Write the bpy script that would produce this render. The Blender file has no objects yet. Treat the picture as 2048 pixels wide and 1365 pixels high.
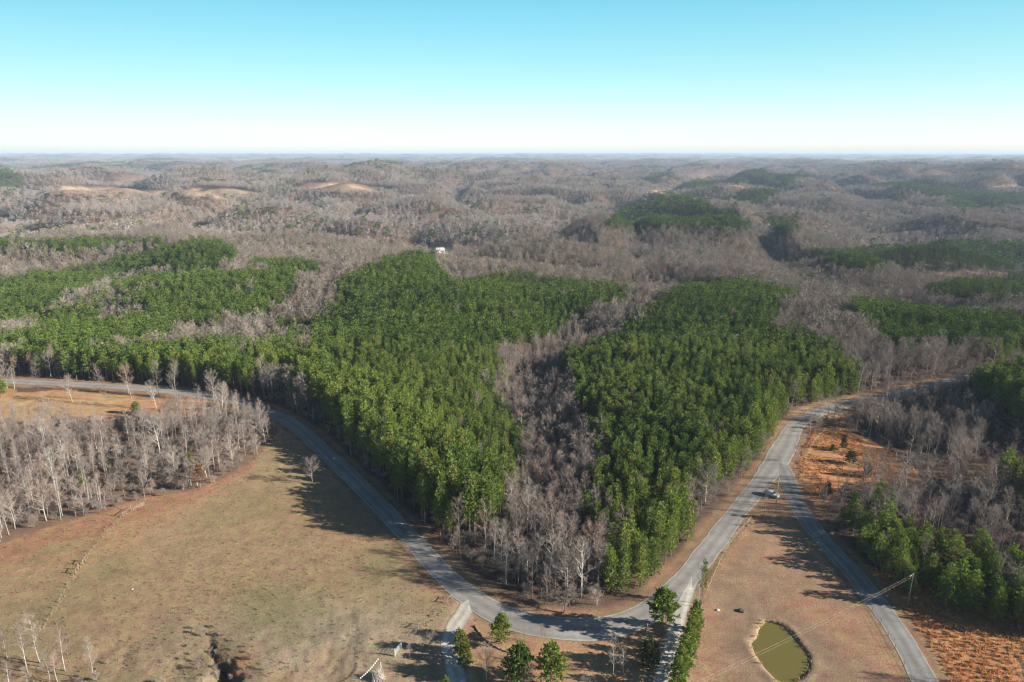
import bpy, math, random
import numpy as np
from mathutils import Vector, Matrix

C = bpy.context.scene
COL = C.collection
RNG = np.random.default_rng(7)
random.seed(7)

# ------------------------------------------------------------------ camera, sky, sun, exposure
DENOISE = True
H = 100.0                                   # height of the drone above the junction
F = 1365.0                                  # focal length in photograph pixels (2048 wide)
PITCH = math.atan((682.5 - 306.0) / F)
SP, CP = math.sin(PITCH), math.cos(PITCH)
cam_data = bpy.data.cameras.new('camera')
cam_data.sensor_width = 36.0
cam_data.lens = 36.0 * F / 2048.0
cam_data.clip_start = 1.0
cam_data.clip_end = 200000.0
cam = bpy.data.objects.new('camera', cam_data)
cam.location = (0, 0, H)
cam.rotation_euler = (math.pi / 2 - PITCH, 0, 0)
COL.objects.link(cam)
C.camera = cam

SUN_EL = math.radians(21.0)
SUN_AZ = math.atan2(22.6, -4.4)             # clockwise from +Y: to the right, slightly behind the camera
sun_dir = Vector((math.sin(SUN_AZ) * math.cos(SUN_EL), math.cos(SUN_AZ) * math.cos(SUN_EL), math.sin(SUN_EL)))
SKY_TINT = [(0.02, (0.78, 0.92, 1.60)), (0.045, (0.71, 0.84, 1.18)), (0.084, (0.61, 0.81, 0.87)), (0.122, (0.54, 0.82, 0.82)), (0.195, (0.43, 0.82, 0.82)), (0.32, (0.24, 0.42, 0.50))]
W = bpy.data.worlds.new('World')
C.world = W
W.use_nodes = True
nt = W.node_tree
bg = nt.nodes['Background']
sky = nt.nodes.new('ShaderNodeTexSky')
sky.sky_type = 'NISHITA'
sky.sun_disc = False
sky.sun_elevation = SUN_EL
sky.sun_rotation = SUN_AZ
sky.altitude = 200
sky.air_density = 1.0
sky.dust_density = 0.6
sky.ozone_density = 1.0
# the camera's rendition of a clear winter sky: white at the horizon, cyan above it, deep overhead
geo = nt.nodes.new('ShaderNodeTexCoord'); sep = nt.nodes.new('ShaderNodeSeparateXYZ'); ramp = nt.nodes.new('ShaderNodeValToRGB'); mul = nt.nodes.new('ShaderNodeVectorMath')
mul.operation = 'MULTIPLY'
nt.links.new(geo.outputs['Generated'], sep.inputs[0]); nt.links.new(sep.outputs['Z'], ramp.inputs[0])
el = ramp.color_ramp.elements
el[0].position = 0.0; el[0].color = (0.90, 0.99, 1.15, 1)
el[1].position = 1.0; el[1].color = (0.28, 0.32, 0.40, 1)
for pos, c in SKY_TINT:
    x = el.new(pos); x.color = (*c, 1)
nt.links.new(sky.outputs[0], mul.inputs[0]); nt.links.new(ramp.outputs[0], mul.inputs[1])
def wmath(op, a, b):
    n = nt.nodes.new('ShaderNodeMath'); n.operation = op
    for i, q in enumerate((a, b)):
        if hasattr(q, 'links'): nt.links.new(q, n.inputs[i])
        else: n.inputs[i].default_value = q
    return n.outputs[0]
px_ = sep.outputs['X']
even = wmath('DIVIDE', 1.0, wmath('ADD', 1.0, wmath('SUBTRACT', wmath('MULTIPLY', wmath('MULTIPLY', px_, px_), 0.95), wmath('MULTIPLY', px_, 0.13))))
scl = nt.nodes.new('ShaderNodeVectorMath'); scl.operation = 'SCALE'
nt.links.new(mul.outputs[0], scl.inputs[0]); nt.links.new(even, scl.inputs['Scale'])
nt.links.new(scl.outputs[0], bg.inputs[0])
bg.inputs[1].default_value = 0.10
sl = bpy.data.lights.new('sun', 'SUN')
sl.energy = 5.0
sl.angle = math.radians(0.5)
sl.color = (1.0, 0.93, 0.82)
so = bpy.data.objects.new('sun', sl)
so.rotation_euler = sun_dir.to_track_quat('Z', 'Y').to_euler()
so.location = (0, 0, 400)
COL.objects.link(so)
C.view_settings.view_transform = 'Standard'
C.view_settings.look = 'None'
C.view_settings.gamma = 1.0
C.view_settings.exposure = 1.38
C.cycles.max_bounces = 4
C.cycles.diffuse_bounces = 2
C.cycles.glossy_bounces = 2
C.cycles.transmission_bounces = 2
C.cycles.transparent_max_bounces = 4
C.cycles.volume_bounces = 0
C.cycles.use_denoising = DENOISE
C.cycles.filter_width = 1.3
C.cycles.caustics_reflective = False
C.cycles.caustics_refractive = False
C.render.use_persistent_data = False

# ------------------------------------------------------------------ maths helpers
def smooth(a, b, x):
    t = np.clip((x - a) / (b - a), 0, 1)
    return t * t * (3 - 2 * t)

def hash2(ix, iy, seed):
    n = (ix.astype(np.int64) * 374761393 + iy.astype(np.int64) * 668265263 + seed * 1442695041) & 0x7fffffff
    n = ((n ^ (n >> 13)) * 1274126177) & 0x7fffffff
    return ((n ^ (n >> 16)) & 0xffffff) / float(0xffffff)

def vnoise(x, y, seed=0):
    ix = np.floor(x); iy = np.floor(y)
    fx = x - ix; fy = y - iy
    ux = fx * fx * fx * (fx * (fx * 6 - 15) + 10); uy = fy * fy * fy * (fy * (fy * 6 - 15) + 10)
    a = hash2(ix, iy, seed); b = hash2(ix + 1, iy, seed); c = hash2(ix, iy + 1, seed); d = hash2(ix + 1, iy + 1, seed)
    return (a + (b - a) * ux + (c - a) * uy + (a - b - c + d) * ux * uy) * 2 - 1

def fbm(x, y, wl, octaves, seed, gain=0.5):
    v = 0; amp = 1.0; tot = 0
    for o in range(octaves):
        a = 0.6 * o
        xr = (x * math.cos(a) - y * math.sin(a)) / wl; yr = (x * math.sin(a) + y * math.cos(a)) / wl
        v = v + amp * vnoise(xr + 13.7 * o, yr - 7.1 * o, seed + o); tot += amp
        amp *= gain; wl *= 0.5
    return v / tot

def dz(v):                                   # downward slope of the ray through photograph row v (per unit depth)
    return SP + (v - 682.5) / F * CP

def ray_point(u, v, t):
    y = (v - 682.5) / F
    return (u - 1024.0) / F * t, (CP - y * SP) * t, H - dz(v) * t

def project(x, y, z):
    d = y * CP - (z - H) * SP
    d = np.where(d > 1, d, 1e-3)
    yy = (-(z - H) * CP - y * SP) / d
    return x / d * F + 1024.0, yy * F + 682.5, d

# ------------------------------------------------------------------ terrain
# hills pinned at their crest: photograph column, row of the canopy on top, distance, canopy height, half-widths
CRESTS = []
def crest(u, v, t, can, sx, sy):
    x, y, z = ray_point(u, v, t)
    CRESTS.append((x, y, z - can, sx, sy))
HILLS = []
def hill(u, v, t, can, sx, sy, drop):
    x, y, z = ray_point(u, v, t)
    HILLS.append((x, y, z - can, sx, sy, drop))
hill(960, 390, 1350, 14, 170, 130, 48)
hill(1370, 391, 1400, 14, 170, 130, 46)
hill(130, 392, 1450, 14, 150, 120, 42)
hill(330, 386, 1400, 14, 130, 140, 46)
hill(560, 400, 1300, 14, 130, 120, 44)
hill(720, 440, 1120, 14, 110, 70, 34)
hill(1130, 452, 930, 14, 150, 80, 40)
hill(1480, 462, 940, 14, 150, 80, 40)
hill(1800, 418, 1350, 14, 170, 130, 46)
hill(1960, 448, 1080, 14, 130, 80, 36)
hill(150, 455, 980, 14, 170, 70, 34)
hill(640, 366, 2050, 14, 330, 140, 30)
hill(1620, 372, 2100, 14, 220, 160, 46)
hill(1100, 362, 2300, 14, 240, 180, 46)
# near and middle ground
crest(150, 640, 420, 12, 130, 60)
crest(60, 545, 560, 14, 150, 60)
crest(410, 478, 610, 14, 60, 60)
crest(850, 510, 530, 15, 55, 90)
crest(560, 655, 400, 12, 60, 80)
crest(1440, 574, 455, 15, 75, 80)
crest(1080, 562, 520, 15, 90, 45)
crest(1700, 560, 560, 30, 60, 60)
crest(1330, 590, 560, 26, 60, 50)
crest(1120, 535, 600, 14, 90, 45)
crest(600, 490, 700, 14, 120, 60)
crest(1000, 525, 720, 22, 110, 45)
crest(880, 500, 770, 0, 60, 50)
crest(880, 522, 690, 18, 60, 32)
crest(890, 548, 635, 14, 62, 42)
crest(1900, 485, 800, 14, 200, 60)
crest(1990, 556, 600, 15, 110, 60)
crest(1850, 630, 480, 14, 90, 60)
crest(2120, 800, 255, 4, 46, 60)  # added hill out of view, raised to throw shade over the eastern wood
CRESTS.append((152, 240, -6, 30, 34))
crest(180, 480, 820, 14, 200, 50)
crest(1370, 393, 1390, 14, 150, 110)
crest(240, 377, 1850, 0, 220, 90)
crest(450, 377, 1800, 0, 140, 90)
crest(690, 367, 1850, 0, 200, 100)
crest(1320, 384, 1750, 0, 120, 90)
crest(1460, 371, 2100, 0, 140, 90)
crest(1850, 373, 2100, 0, 160, 90)
GULLY = [(1135, 1205), (1105, 1040), (1075, 900), (1045, 780), (1075, 710), (1180, 660)]

def flat_at(u, v):
    t = H / dz(v); x, y, z = ray_point(u, v, t); return x, y
GULLY_W = [flat_at(*g) for g in GULLY]
SINK = [flat_at(436, 1335), flat_at(418, 1372), flat_at(425, 1300), flat_at(690, 1300), flat_at(330, 1330)]
HOLLOW = np.array([flat_at(*p) for p in [(403, 1262), (428, 1270), (444, 1300), (472, 1312), (490, 1345), (498, 1420), (360, 1420), (380, 1365), (412, 1334), (410, 1295)]])
POND_PX = [(1531, 1243), (1556, 1246), (1580, 1262), (1602, 1290), (1618, 1312), (1617, 1338), (1600, 1356), (1575, 1366), (1552, 1357), (1530, 1334), (1510, 1305), (1503, 1285), (1514, 1275), (1518, 1258)]
POND = np.array([flat_at(*p) for p in POND_PX])

def seg_dist(x, y, pts):
    best = np.full(np.shape(x), 1e9)
    for (ax, ay), (bx, by) in zip(pts[:-1], pts[1:]):
        dx, dy = bx - ax, by - ay
        t = np.clip(((x - ax) * dx + (y - ay) * dy) / (dx * dx + dy * dy + 1e-9), 0, 1)
        best = np.minimum(best, np.hypot(x - ax - t * dx, y - ay - t * dy))
    return best

def inside(poly, u, v):
    poly = np.asarray(poly, float)
    res = np.zeros(np.shape(u), bool)
    n = len(poly)
    for i in range(n):
        x1, y1 = poly[i]; x2, y2 = poly[(i + 1) % n]
        if y1 == y2: continue
        c = ((y1 > v) != (y2 > v)) & (u < (x2 - x1) * (v - y1) / (y2 - y1) + x1)
        res ^= c
    return res

def terrain(x, y):
    x = np.asarray(x, float); y = np.asarray(y, float)
    r = np.hypot(x, y)
    w = smooth(470, 760, r)
    n = fbm(x, y, 620, 4, 3)
    ridged = 1 - np.abs(fbm(x + 400, y, 900, 3, 21)) * 2.6
    amp = (24 + 6 * smooth(900, 2200, r)) * (1 - 0.45 * smooth(2200, 6000, r))
    base = np.clip((r - 1500) * 0.0042, 0, 62) - 32 * smooth(450, 850, r)
    n2 = fbm(x - 300, y + 90, 300, 3, 14)
    h = w * (amp * (2.4 * n + 0.55 * ridged + 1.7 * n2) + base)
    h = h + smooth(6000, 14000, r) * 24 * fbm(x, y, 5200, 2, 55)
    h = h + 0.7 * fbm(x, y, 70, 2, 5) * (1 - 0.5 * w) + 0.12 * fbm(x, y, 9, 2, 8) * (1 - w)
    for cx, cy, cz, sx, sy, drop in HILLS:
        q = ((x - cx) / sx) ** 2 + ((y - cy) / sy) ** 2
        m = np.exp(-(q / 4.4) ** 1.2) * .85
        h = h * (1 - m) + (cz - drop + 0.3 * (h + 20)) * m
    for cx, cy, cz, sx, sy, drop in HILLS:
        wx = x + 40 * fbm(x, y, 170, 2, 191); wy = y + 30 * fbm(x, y, 170, 2, 192)
        m = np.exp(-(((wx - cx) / sx) ** 2 + ((wy - cy) / sy) ** 2) ** .85)
        h = h * (1 - m) + (cz + 2) * m
    # ridges dissected by V-shaped hollows
    fx = x + 60 * fbm(x, y, 300, 2, 201); fy = y + 60 * fbm(x, y, 300, 2, 202)
    v1 = np.abs(vnoise(fx / 230, fy / 310, 205)); v2 = np.abs(vnoise(fx / 120 + 9, fy / 150, 206))
    big = 1 - 0.4 * smooth(3500, 8000, r)
    h = h + w * big * (np.minimum(v1, .5) * 92 - 27 + np.minimum(v2, .5) * 26 - 8) * smooth(420, 900, r) ** .5
    for cx, cy, cz, sx, sy in CRESTS:
        m = np.exp(-(((x - cx) / (0.72 * sx)) ** 2 + ((y - cy) / (0.72 * sy)) ** 2) ** 0.8)
        h = h * (1 - m) + cz * m
    h = h + w * 6 * fbm(x, y, 150, 3, 19) * (1 - smooth(5000, 9000, r))
    gd = seg_dist(x, y, GULLY_W)
    h = h - 5 * np.exp(-(gd / 14) ** 2) * smooth(150, 190, y) - 9 * np.exp(-(gd / 50) ** 2) * smooth(155, 260, y)
    # washed-out hollow in the left field
    near = (r < 260)
    if np.any(near):
        (ax, ay), (bx, by), (cx, cy), (ex, ey), (fx, fy) = SINK
        jx_ = x + 3.0 * fbm(x, y, 7, 4, 77, .6); jy_ = y + 3.0 * fbm(x, y, 7, 4, 78, .6)
        hin = inside(HOLLOW, jx_, jy_); he = seg_dist(jx_, jy_, [tuple(p) for p in HOLLOW] + [tuple(HOLLOW[0])])
        hr_ = seg_dist(jx_, jy_, [tuple(p) for p in HOLLOW[:6]]); hl_ = seg_dist(jx_, jy_, [tuple(p) for p in HOLLOW[6:]] + [tuple(HOLLOW[0])])
        h = h - near * 3.6 * np.where(hin, smooth(0, 1.3, hr_) * smooth(0, 5.5, hl_), 0)
        rough = np.exp(-(np.hypot((x - fx) / 30, (y - fy) / 11)) ** 2) + 0.8 * np.exp(-(np.hypot((x - ex) / 12, (y - ey) / 20)) ** 2)
        h = h + near * rough * (0.55 * fbm(x, y, 6, 4, 91, .65))
        pc = POND.mean(0)
        pd = np.hypot((x - pc[0]) / 7.5, (y - pc[1]) / 11)
        pin = inside(POND, x, y)
        pe = seg_dist(x, y, [tuple(p) for p in POND] + [tuple(POND[0])])
        sd = np.where(pin, -pe, pe)
        flat = np.exp(-(np.maximum(sd, 0) / 9) ** 2)
        h = np.where(near, h * (1 - flat), h)
        h = h + near * ((0.1 + .2 * fbm(x, y, 4, 2, 92)) * np.exp(-((sd - 1.2) / 0.9) ** 2) - 1.3 * (1 - smooth(-1.5, 0.8, sd)))
    return h

T_STEPS = 70.0 * 1.004 ** np.arange(1500)
def unproject(u, v):
    """Point of the terrain seen at photograph pixel (u, v)."""
    t = T_STEPS
    for _ in range(3):
        x, y, z = ray_point(u, v, t)
        hit = np.nonzero(z < terrain(x, y))[0]
        if len(hit) == 0: return Vector((x[-1], y[-1], z[-1]))
        i = max(1, hit[0]); t = np.linspace(t[i - 1], t[i], 24)
    x, y, z = ray_point(u, v, float(t[12]))
    return Vector((x, y, z))

def ground_z(x, y):
    return float(terrain(np.array([float(x)]), np.array([float(y)]))[0])

# ------------------------------------------------------------------ roads (centre lines in photograph pixels)
ROAD_W = {}
def smooth_line(pts, step=1.5):
    P = [np.array(p, float) for p in pts]
    P = [2 * P[0] - P[1]] + P + [2 * P[-1] - P[-2]]
    out = []
    for i in range(1, len(P) - 2):
        p0, p1, p2, p3 = P[i - 1:i + 3]
        n = max(2, int(np.linalg.norm(p2 - p1) / step))
        for k in range(n):
            t = k / n
            out.append(0.5 * ((2 * p1) + (p2 - p0) * t + (2 * p0 - 5 * p1 + 4 * p2 - p3) * t * t + (3 * p1 - p0 - 3 * p2 + p3) * t ** 3))
    out.append(P[-2])
    return np.array(out)
ROAD_A = [(-220, 758), (-100, 760), (0, 763), (100, 767), (200, 772), (300, 779), (390, 789), (470, 803), (545, 828), (595, 855), (650, 905), (720, 972), (800, 1054), (870, 1130), (920, 1178), (985, 1222), (1060, 1248), (1150, 1259), (1230, 1252), (1300, 1222), (1365, 1165), (1425, 1090), (1475, 1025), (1520, 968), (1552, 925), (1574, 885), (1594, 850), (1640, 824), (1700, 808), (1780, 792), (1880, 768), (1960, 750), (2048, 728), (2200, 690)]
ROAD_B = [(1556, 922), (1566, 940), (1574, 958), (1584, 985), (1608, 1032), (1650, 1085), (1700, 1140), (1745, 1195), (1785, 1250), (1822, 1310), (1850, 1365), (1885, 1440), (1930, 1540)]
DRIVE_C = [(938, 1200), (928, 1225), (908, 1252), (900, 1280), (903, 1310), (911, 1345), (922, 1390), (935, 1450)]
DRIVE_D = [(1386, 1150), (1372, 1185), (1364, 1215), (1354, 1250), (1344, 1285), (1333, 1325), (1320, 1375), (1305, 1440)]
ROADS = {}
for nm, px in (('A', ROAD_A), ('B', ROAD_B), ('C', DRIVE_C), ('D', DRIVE_D)):
    ROADS[nm] = smooth_line([tuple(unproject(*p)[:2]) for p in px])
HALF = {'A': 2.9, 'B': 2.5, 'C': 1.9, 'D': 1.6}

def road_dist(x, y, names='ABCD'):
    best = np.full(np.shape(x), 1e9)
    for nme in names:
        L = ROADS[nme]
        bx0, by0 = L.min(0) - 40; bx1, by1 = L.max(0) + 40
        m = (x > bx0) & (x < bx1) & (y > by0) & (y < by1)
        if not np.any(m): continue
        d = seg_dist(x[m], y[m], [tuple(p) for p in L[::3]] + [tuple(L[-1])]) - HALF[nme]
        b = best[m]; best[m] = np.minimum(b, d)
    return best

# ------------------------------------------------------------------ regions traced on the ground / canopy (photograph pixels)
OPEN_LEFT = [(-500, 1260), (0, 1085), (100, 1045), (200, 1030), (290, 998), (400, 982), (470, 942), (520, 905), (545, 880), (560, 850), (585, 835), (700, 950), (870, 1130), (960, 1205), (960, 1365), (960, 2400), (-500, 2400)]
OPEN_YARD = [(930, 1205), (1060, 1246), (1180, 1258), (1260, 1245), (1340, 1190), (1390, 1150), (1440, 1365), (1440, 2400), (900, 2400)]
OPEN_RIGHT = [(1340, 1190), (1480, 1020), (1560, 930), (1600, 1030), (1700, 1130), (1820, 1290), (1870, 1365), (2100, 2400), (1300, 2400)]
OPEN_SEDGE = [(1600, 1020), (1680, 1100), (1735, 1130), (1800, 1160), (1900, 1185), (2048, 1240), (2400, 1370), (2400, 2400), (1950, 2400), (1860, 1365), (1760, 1200)]
OPEN_TRI = [(1584, 985), (1600, 905), (1628, 862), (1690, 856), (1760, 890), (1830, 940), (1850, 985), (1780, 985), (1700, 960), (1650, 1000)]
OPEN_LFAR = [(-500, 775), (0, 778), (200, 784), (400, 802), (430, 815), (400, 832), (250, 838), (100, 845), (0, 860), (-500, 890)]
OPEN_RFAR = [(1700, 800), (1780, 778), (1900, 757), (2048, 718), (2400, 640), (2400, 690), (2048, 745), (1960, 757), (1800, 792), (1720, 806)]
OPEN_NEAR = [OPEN_LEFT, OPEN_YARD, OPEN_RIGHT, OPEN_SEDGE, OPEN_LFAR, OPEN_RFAR]
FIELD_FAR = [[(100, 380), (130, 374), (240, 376), (345, 383), (330, 395), (200, 393), (110, 388)], [(360, 383), (400, 375), (470, 378), (535, 389), (450, 398), (370, 392)], [(575, 379), (620, 366), (700, 368), (800, 379), (780, 384), (650, 384)],
             [(1286, 385), (1345, 380), (1365, 382), (1350, 390), (1300, 391)], [(1395, 375), (1440, 369), (1530, 371), (1520, 376)], [(1660, 376), (1700, 374), (1780, 376), (1770, 379)], [(1825, 373), (1860, 369), (1872, 375), (1840, 378)], [(1965, 378), (2010, 373), (2100, 374), (2100, 380)],
             [(655, 402), (700, 401), (700, 406), (660, 406)], [(845, 494), (910, 494), (908, 520), (862, 520), (845, 506), (760, 505), (750, 498)], [(1010, 380)] * 3]
P_LEFT = [(905, 1010), (940, 1035), (1000, 1040), (1020, 980), (1035, 890), (1000, 820), (985, 760), (1000, 700), (1060, 680), (1120, 660), (1160, 640), (1250, 600), (1255, 588), (1150, 566), (1000, 556), (900, 575), (880, 540), (872, 510), (830, 505), (790, 513), (700, 556), (668, 575), (680, 600), (640, 640), (560, 650), (520, 680), (380, 690), (200, 700), (165, 722), (200, 748), (380, 755), (480, 764), (560, 742), (600, 790), (640, 800), (690, 870), (740, 925), (790, 980), (840, 1020), (870, 1035)]
P_RIGHT = [(1190, 1205), (1232, 1212), (1285, 1150), (1370, 1105), (1365, 1040), (1390, 965), (1450, 925), (1540, 860), (1580, 770), (1700, 782), (1724, 755), (1690, 710), (1620, 680), (1540, 660), (1560, 605), (1605, 592), (1500, 570), (1400, 566), (1340, 588), (1290, 640), (1200, 680), (1110, 720), (1130, 760), (1180, 830), (1190, 880), (1210, 940), (1190, 980), (1230, 1060), (1205, 1120)]
P_W1 = [(-300, 580), (0, 560), (60, 550), (200, 525), (300, 500), (370, 485), (410, 472), (470, 498), (478, 525), (430, 545), (300, 540), (230, 560), (130, 600), (60, 650), (0, 660), (-300, 700)]
P_W2 = [(-300, 720), (0, 690), (60, 668), (90, 640), (180, 592), (300, 552), (400, 548), (500, 548), (595, 553), (590, 580), (520, 640), (440, 640), (440, 665), (360, 668), (200, 695), (150, 745), (60, 720), (0, 700), (-300, 760)]
P_W3 = [(498, 524), (560, 523), (645, 543), (560, 550), (500, 545)]
P_W4 = [(-300, 482), (0, 480), (60, 483), (200, 476), (320, 477), (325, 486), (230, 491), (130, 498), (60, 490), (-300, 497)]
P_E1 = [(1605, 500), (1700, 500), (1780, 490), (1900, 480), (2048, 488), (2400, 490), (2400, 540), (2048, 530), (1900, 535), (1790, 530), (1700, 535), (1620, 515)]
P_E2 = [(1840, 582), (1920, 560), (2048, 548), (2400, 540), (2400, 620), (2048, 610), (1950, 602), (1850, 594)]
P_E3 = [(1690, 615), (1760, 605), (1900, 628), (2048, 638), (2400, 650), (2400, 720), (2048, 700), (1960, 690), (1850, 690), (1790, 702), (1750, 660)]
P_E4 = [(1205, 447), (1240, 420), (1300, 400), (1370, 390), (1440, 418), (1505, 450), (1480, 462), (1380, 452), (1270, 455)]
P_E5 = [(1530, 440), (1580, 432), (1615, 455), (1560, 465)]
P_EAST = [(1895, 770), (1960, 752), (2048, 738), (2500, 640), (2500, 1050), (2048, 1010), (2000, 950), (1985, 880), (1930, 800)]
P_ROW = [(1672, 985), (1740, 995), (1830, 1040), (1900, 1050), (2048, 1085), (2500, 1190), (2500, 1260), (2048, 1200), (1900, 1158), (1780, 1115), (1660, 1062)]
PINES = [P_LEFT, P_RIGHT, P_W1, P_W2, P_W3, P_W4, P_E1, P_E2, P_E3, P_E4, P_E5, P_ROW]
WOOD_L = [(-500, 890), (0, 855), (150, 842), (400, 830), (440, 815), (520, 815), (570, 840), (545, 880), (520, 905), (400, 980), (290, 998), (0, 1085), (-500, 1260)]
WOOD_E = [(1690, 820), (1780, 800), (1900, 775), (2500, 640), (2500, 1250), (2048, 1090), (1830, 1035), (1750, 990), (1850, 985), (1830, 940), (1690, 850)]

def any_in(polys, u, v):
    r = np.zeros(np.shape(u), bool)
    for p in polys: r |= inside(p, u, v)
    return r

# ------------------------------------------------------------------ object helpers
def tag(o, label=None, cat=None, group=None, kind=None):
    if label: o['label'] = label
    if cat: o['category'] = cat
    if group: o['group'] = group
    if kind: o['kind'] = kind
    return o

def empty(name, loc, rz=0.0, label=None, cat=None, group=None):
    o = bpy.data.objects.new(name, None)
    o.empty_display_size = 0.5
    o.location = loc; o.rotation_euler = (0, 0, rz)
    COL.objects.link(o)
    return tag(o, label, cat, group)

def mesh_np(name, verts, faces, mats=(), mat_idx=None, shade=False):
    """verts (n,3) array, faces list of index arrays of one common size or mixed lists"""
    me = bpy.data.meshes.new(name)
    if isinstance(faces, np.ndarray):
        n, k = faces.shape
        me.vertices.add(len(verts)); me.vertices.foreach_set('co', np.asarray(verts, np.float32).ravel())
        me.loops.add(n * k); me.loops.foreach_set('vertex_index', faces.astype(np.int32).ravel())
        me.polygons.add(n); me.polygons.foreach_set('loop_start', np.arange(0, n * k, k, dtype=np.int32))
        me.update(calc_edges=True)
    else:
        me.from_pydata([tuple(map(float, v)) for v in verts], [], [tuple(int(i) for i in f) for f in faces])
    for m in mats: me.materials.append(m)
    if mat_idx is not None: me.polygons.foreach_set('material_index', np.asarray(mat_idx, np.int32))
    if shade: me.polygons.foreach_set('use_smooth', np.ones(len(me.polygons), bool))
    me.update()
    return me

def link(name, me, parent=None, loc=None):
    o = bpy.data.objects.new(name, me); COL.objects.link(o)
    if parent is not None: o.parent = parent
    if loc is not None: o.location = loc
    return o

class MB:
    """mesh builder: tubes, boxes, triangles"""
    def __init__(self): self.v = []; self.f = []
    def tube(self, pts, radii, n=5, cap=True):
        pts = [Vector(p) for p in pts]; base = len(self.v); m = len(pts)
        for i, p in enumerate(pts):
            d = (pts[min(i + 1, m - 1)] - pts[max(i - 1, 0)])
            d = d.normalized() if d.length > 1e-9 else Vector((0, 0, 1))
            a = d.cross(Vector((0.31, 0.95, 0.05)))
            if a.length < 1e-3: a = d.cross(Vector((1, 0, 0)))
            a.normalize(); b = d.cross(a)
            for k in range(n):
                t = 2 * math.pi * k / n
                self.v.append(p + radii[i] * (math.cos(t) * a + math.sin(t) * b))
        for i in range(m - 1):
            for k in range(n):
                self.f.append((base + i * n + k, base + i * n + (k + 1) % n, base + (i + 1) * n + (k + 1) % n, base + (i + 1) * n + k))
        if cap:
            self.f.append(tuple(base + (m - 1) * n + k for k in range(n)))
            self.f.append(tuple(base + n - 1 - k for k in range(n)))
    def box(self, c, s, rz=0.0, M=None):
        base = len(self.v); cx, cy, cz = c
        for dx in (-.5, .5):
            for dy in (-.5, .5):
                for dzz in (-.5, .5):
                    x, y = dx * s[0], dy * s[1]
                    p = Vector((cx + x * math.cos(rz) - y * math.sin(rz), cy + x * math.sin(rz) + y * math.cos(rz), cz + dzz * s[2]))
                    self.v.append(M @ p if M else p)
        for f in ((0, 1, 3, 2), (4, 6, 7, 5), (0, 4, 5, 1), (2, 3, 7, 6), (0, 2, 6, 4), (1, 5, 7, 3)):
            self.f.append(tuple(base + i for i in f))
    def poly(self, pts):
        base = len(self.v); self.v += [Vector(p) for p in pts]; self.f.append(tuple(range(base, base + len(pts))))
    def build(self, name, mat, parent=None, shade=False, loc=None):
        return link(name, mesh_np(name, self.v, self.f, [mat], shade=shade), parent, loc)

# ------------------------------------------------------------------ materials
def new_mat(name):
    m = bpy.data.materials.new(name); m.use_nodes = True
    t = m.node_tree; t.nodes.clear()
    out = t.nodes.new('ShaderNodeOutputMaterial')
    return m, t, out

def N(t, kind, **kw):
    n = t.nodes.new(kind)
    for k, v in kw.items():
        if k == 'inputs':
            for kk, vv in v.items(): n.inputs[kk].default_value = vv
        else: setattr(n, k, v)
    return n

def plain(name, col, rough=0.8, metal=0.0, noise=0.15, scale=6.0, spec=0.3):
    m, t, out = new_mat(name)
    b = N(t, 'ShaderNodeBsdfPrincipled', inputs={'Roughness': rough, 'Metallic': metal, 'Specular IOR Level': spec})
    tc = N(t, 'ShaderNodeTexCoord'); nz = N(t, 'ShaderNodeTexNoise', inputs={'Scale': scale, 'Detail': 4.0})
    t.links.new(tc.outputs['Object'], nz.inputs['Vector'])
    mx = N(t, 'ShaderNodeMix', data_type='RGBA')
    mx.inputs['A'].default_value = (*[c * (1 - noise) for c in col], 1); mx.inputs['B'].default_value = (*[min(1, c * (1 + noise)) for c in col], 1)
    t.links.new(nz.outputs['Fac'], mx.inputs['Factor']); t.links.new(mx.outputs['Result'], b.inputs['Base Color'])
    t.links.new(b.outputs[0], out.inputs[0])
    return m

def tree_mat(name, stops, transl=0.0, noise=0.0):
    """colour picked per tree by Object Info random; stops = list of (pos, rgb)"""
    m, t, out = new_mat(name)
    oi = N(t, 'ShaderNodeObjectInfo')
    cr = N(t, 'ShaderNodeValToRGB'); e = cr.color_ramp.elements
    e[0].position = stops[0][0]; e[0].color = (*stops[0][1], 1)
    e[1].position = stops[-1][0]; e[1].color = (*stops[-1][1], 1)
    for p, c in stops[1:-1]:
        x = e.new(p); x.color = (*c, 1)
    t.links.new(oi.outputs['Random'], cr.inputs['Fac'])
    col = cr.outputs['Color']
    if noise:
        tc = N(t, 'ShaderNodeTexCoord'); nz = N(t, 'ShaderNodeTexNoise', inputs={'Scale': 0.9, 'Detail': 2.0})
        t.links.new(tc.outputs['Object'], nz.inputs['Vector'])
        mr = N(t, 'ShaderNodeMapRange', inputs={'From Min': 0.3, 'From Max': 0.7, 'To Min': 1 - noise, 'To Max': 1 + noise})
        t.links.new(nz.outputs['Fac'], mr.inputs['Value'])
        vm = N(t, 'ShaderNodeVectorMath', operation='SCALE'); t.links.new(col, vm.inputs[0]); t.links.new(mr.outputs[0], vm.inputs['Scale'])
        col = vm.outputs[0]
    d = N(t, 'ShaderNodeBsdfDiffuse'); t.links.new(col, d.inputs['Color'])
    last = d
    if transl:
        tr = N(t, 'ShaderNodeBsdfTranslucent'); t.links.new(col, tr.inputs['Color'])
        mx = N(t, 'ShaderNodeMixShader', inputs={0: transl}); t.links.new(d.outputs[0], mx.inputs[1]); t.links.new(tr.outputs[0], mx.inputs[2]); last = mx
    t.links.new(last.outputs[0], out.inputs[0])
    return m

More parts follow.
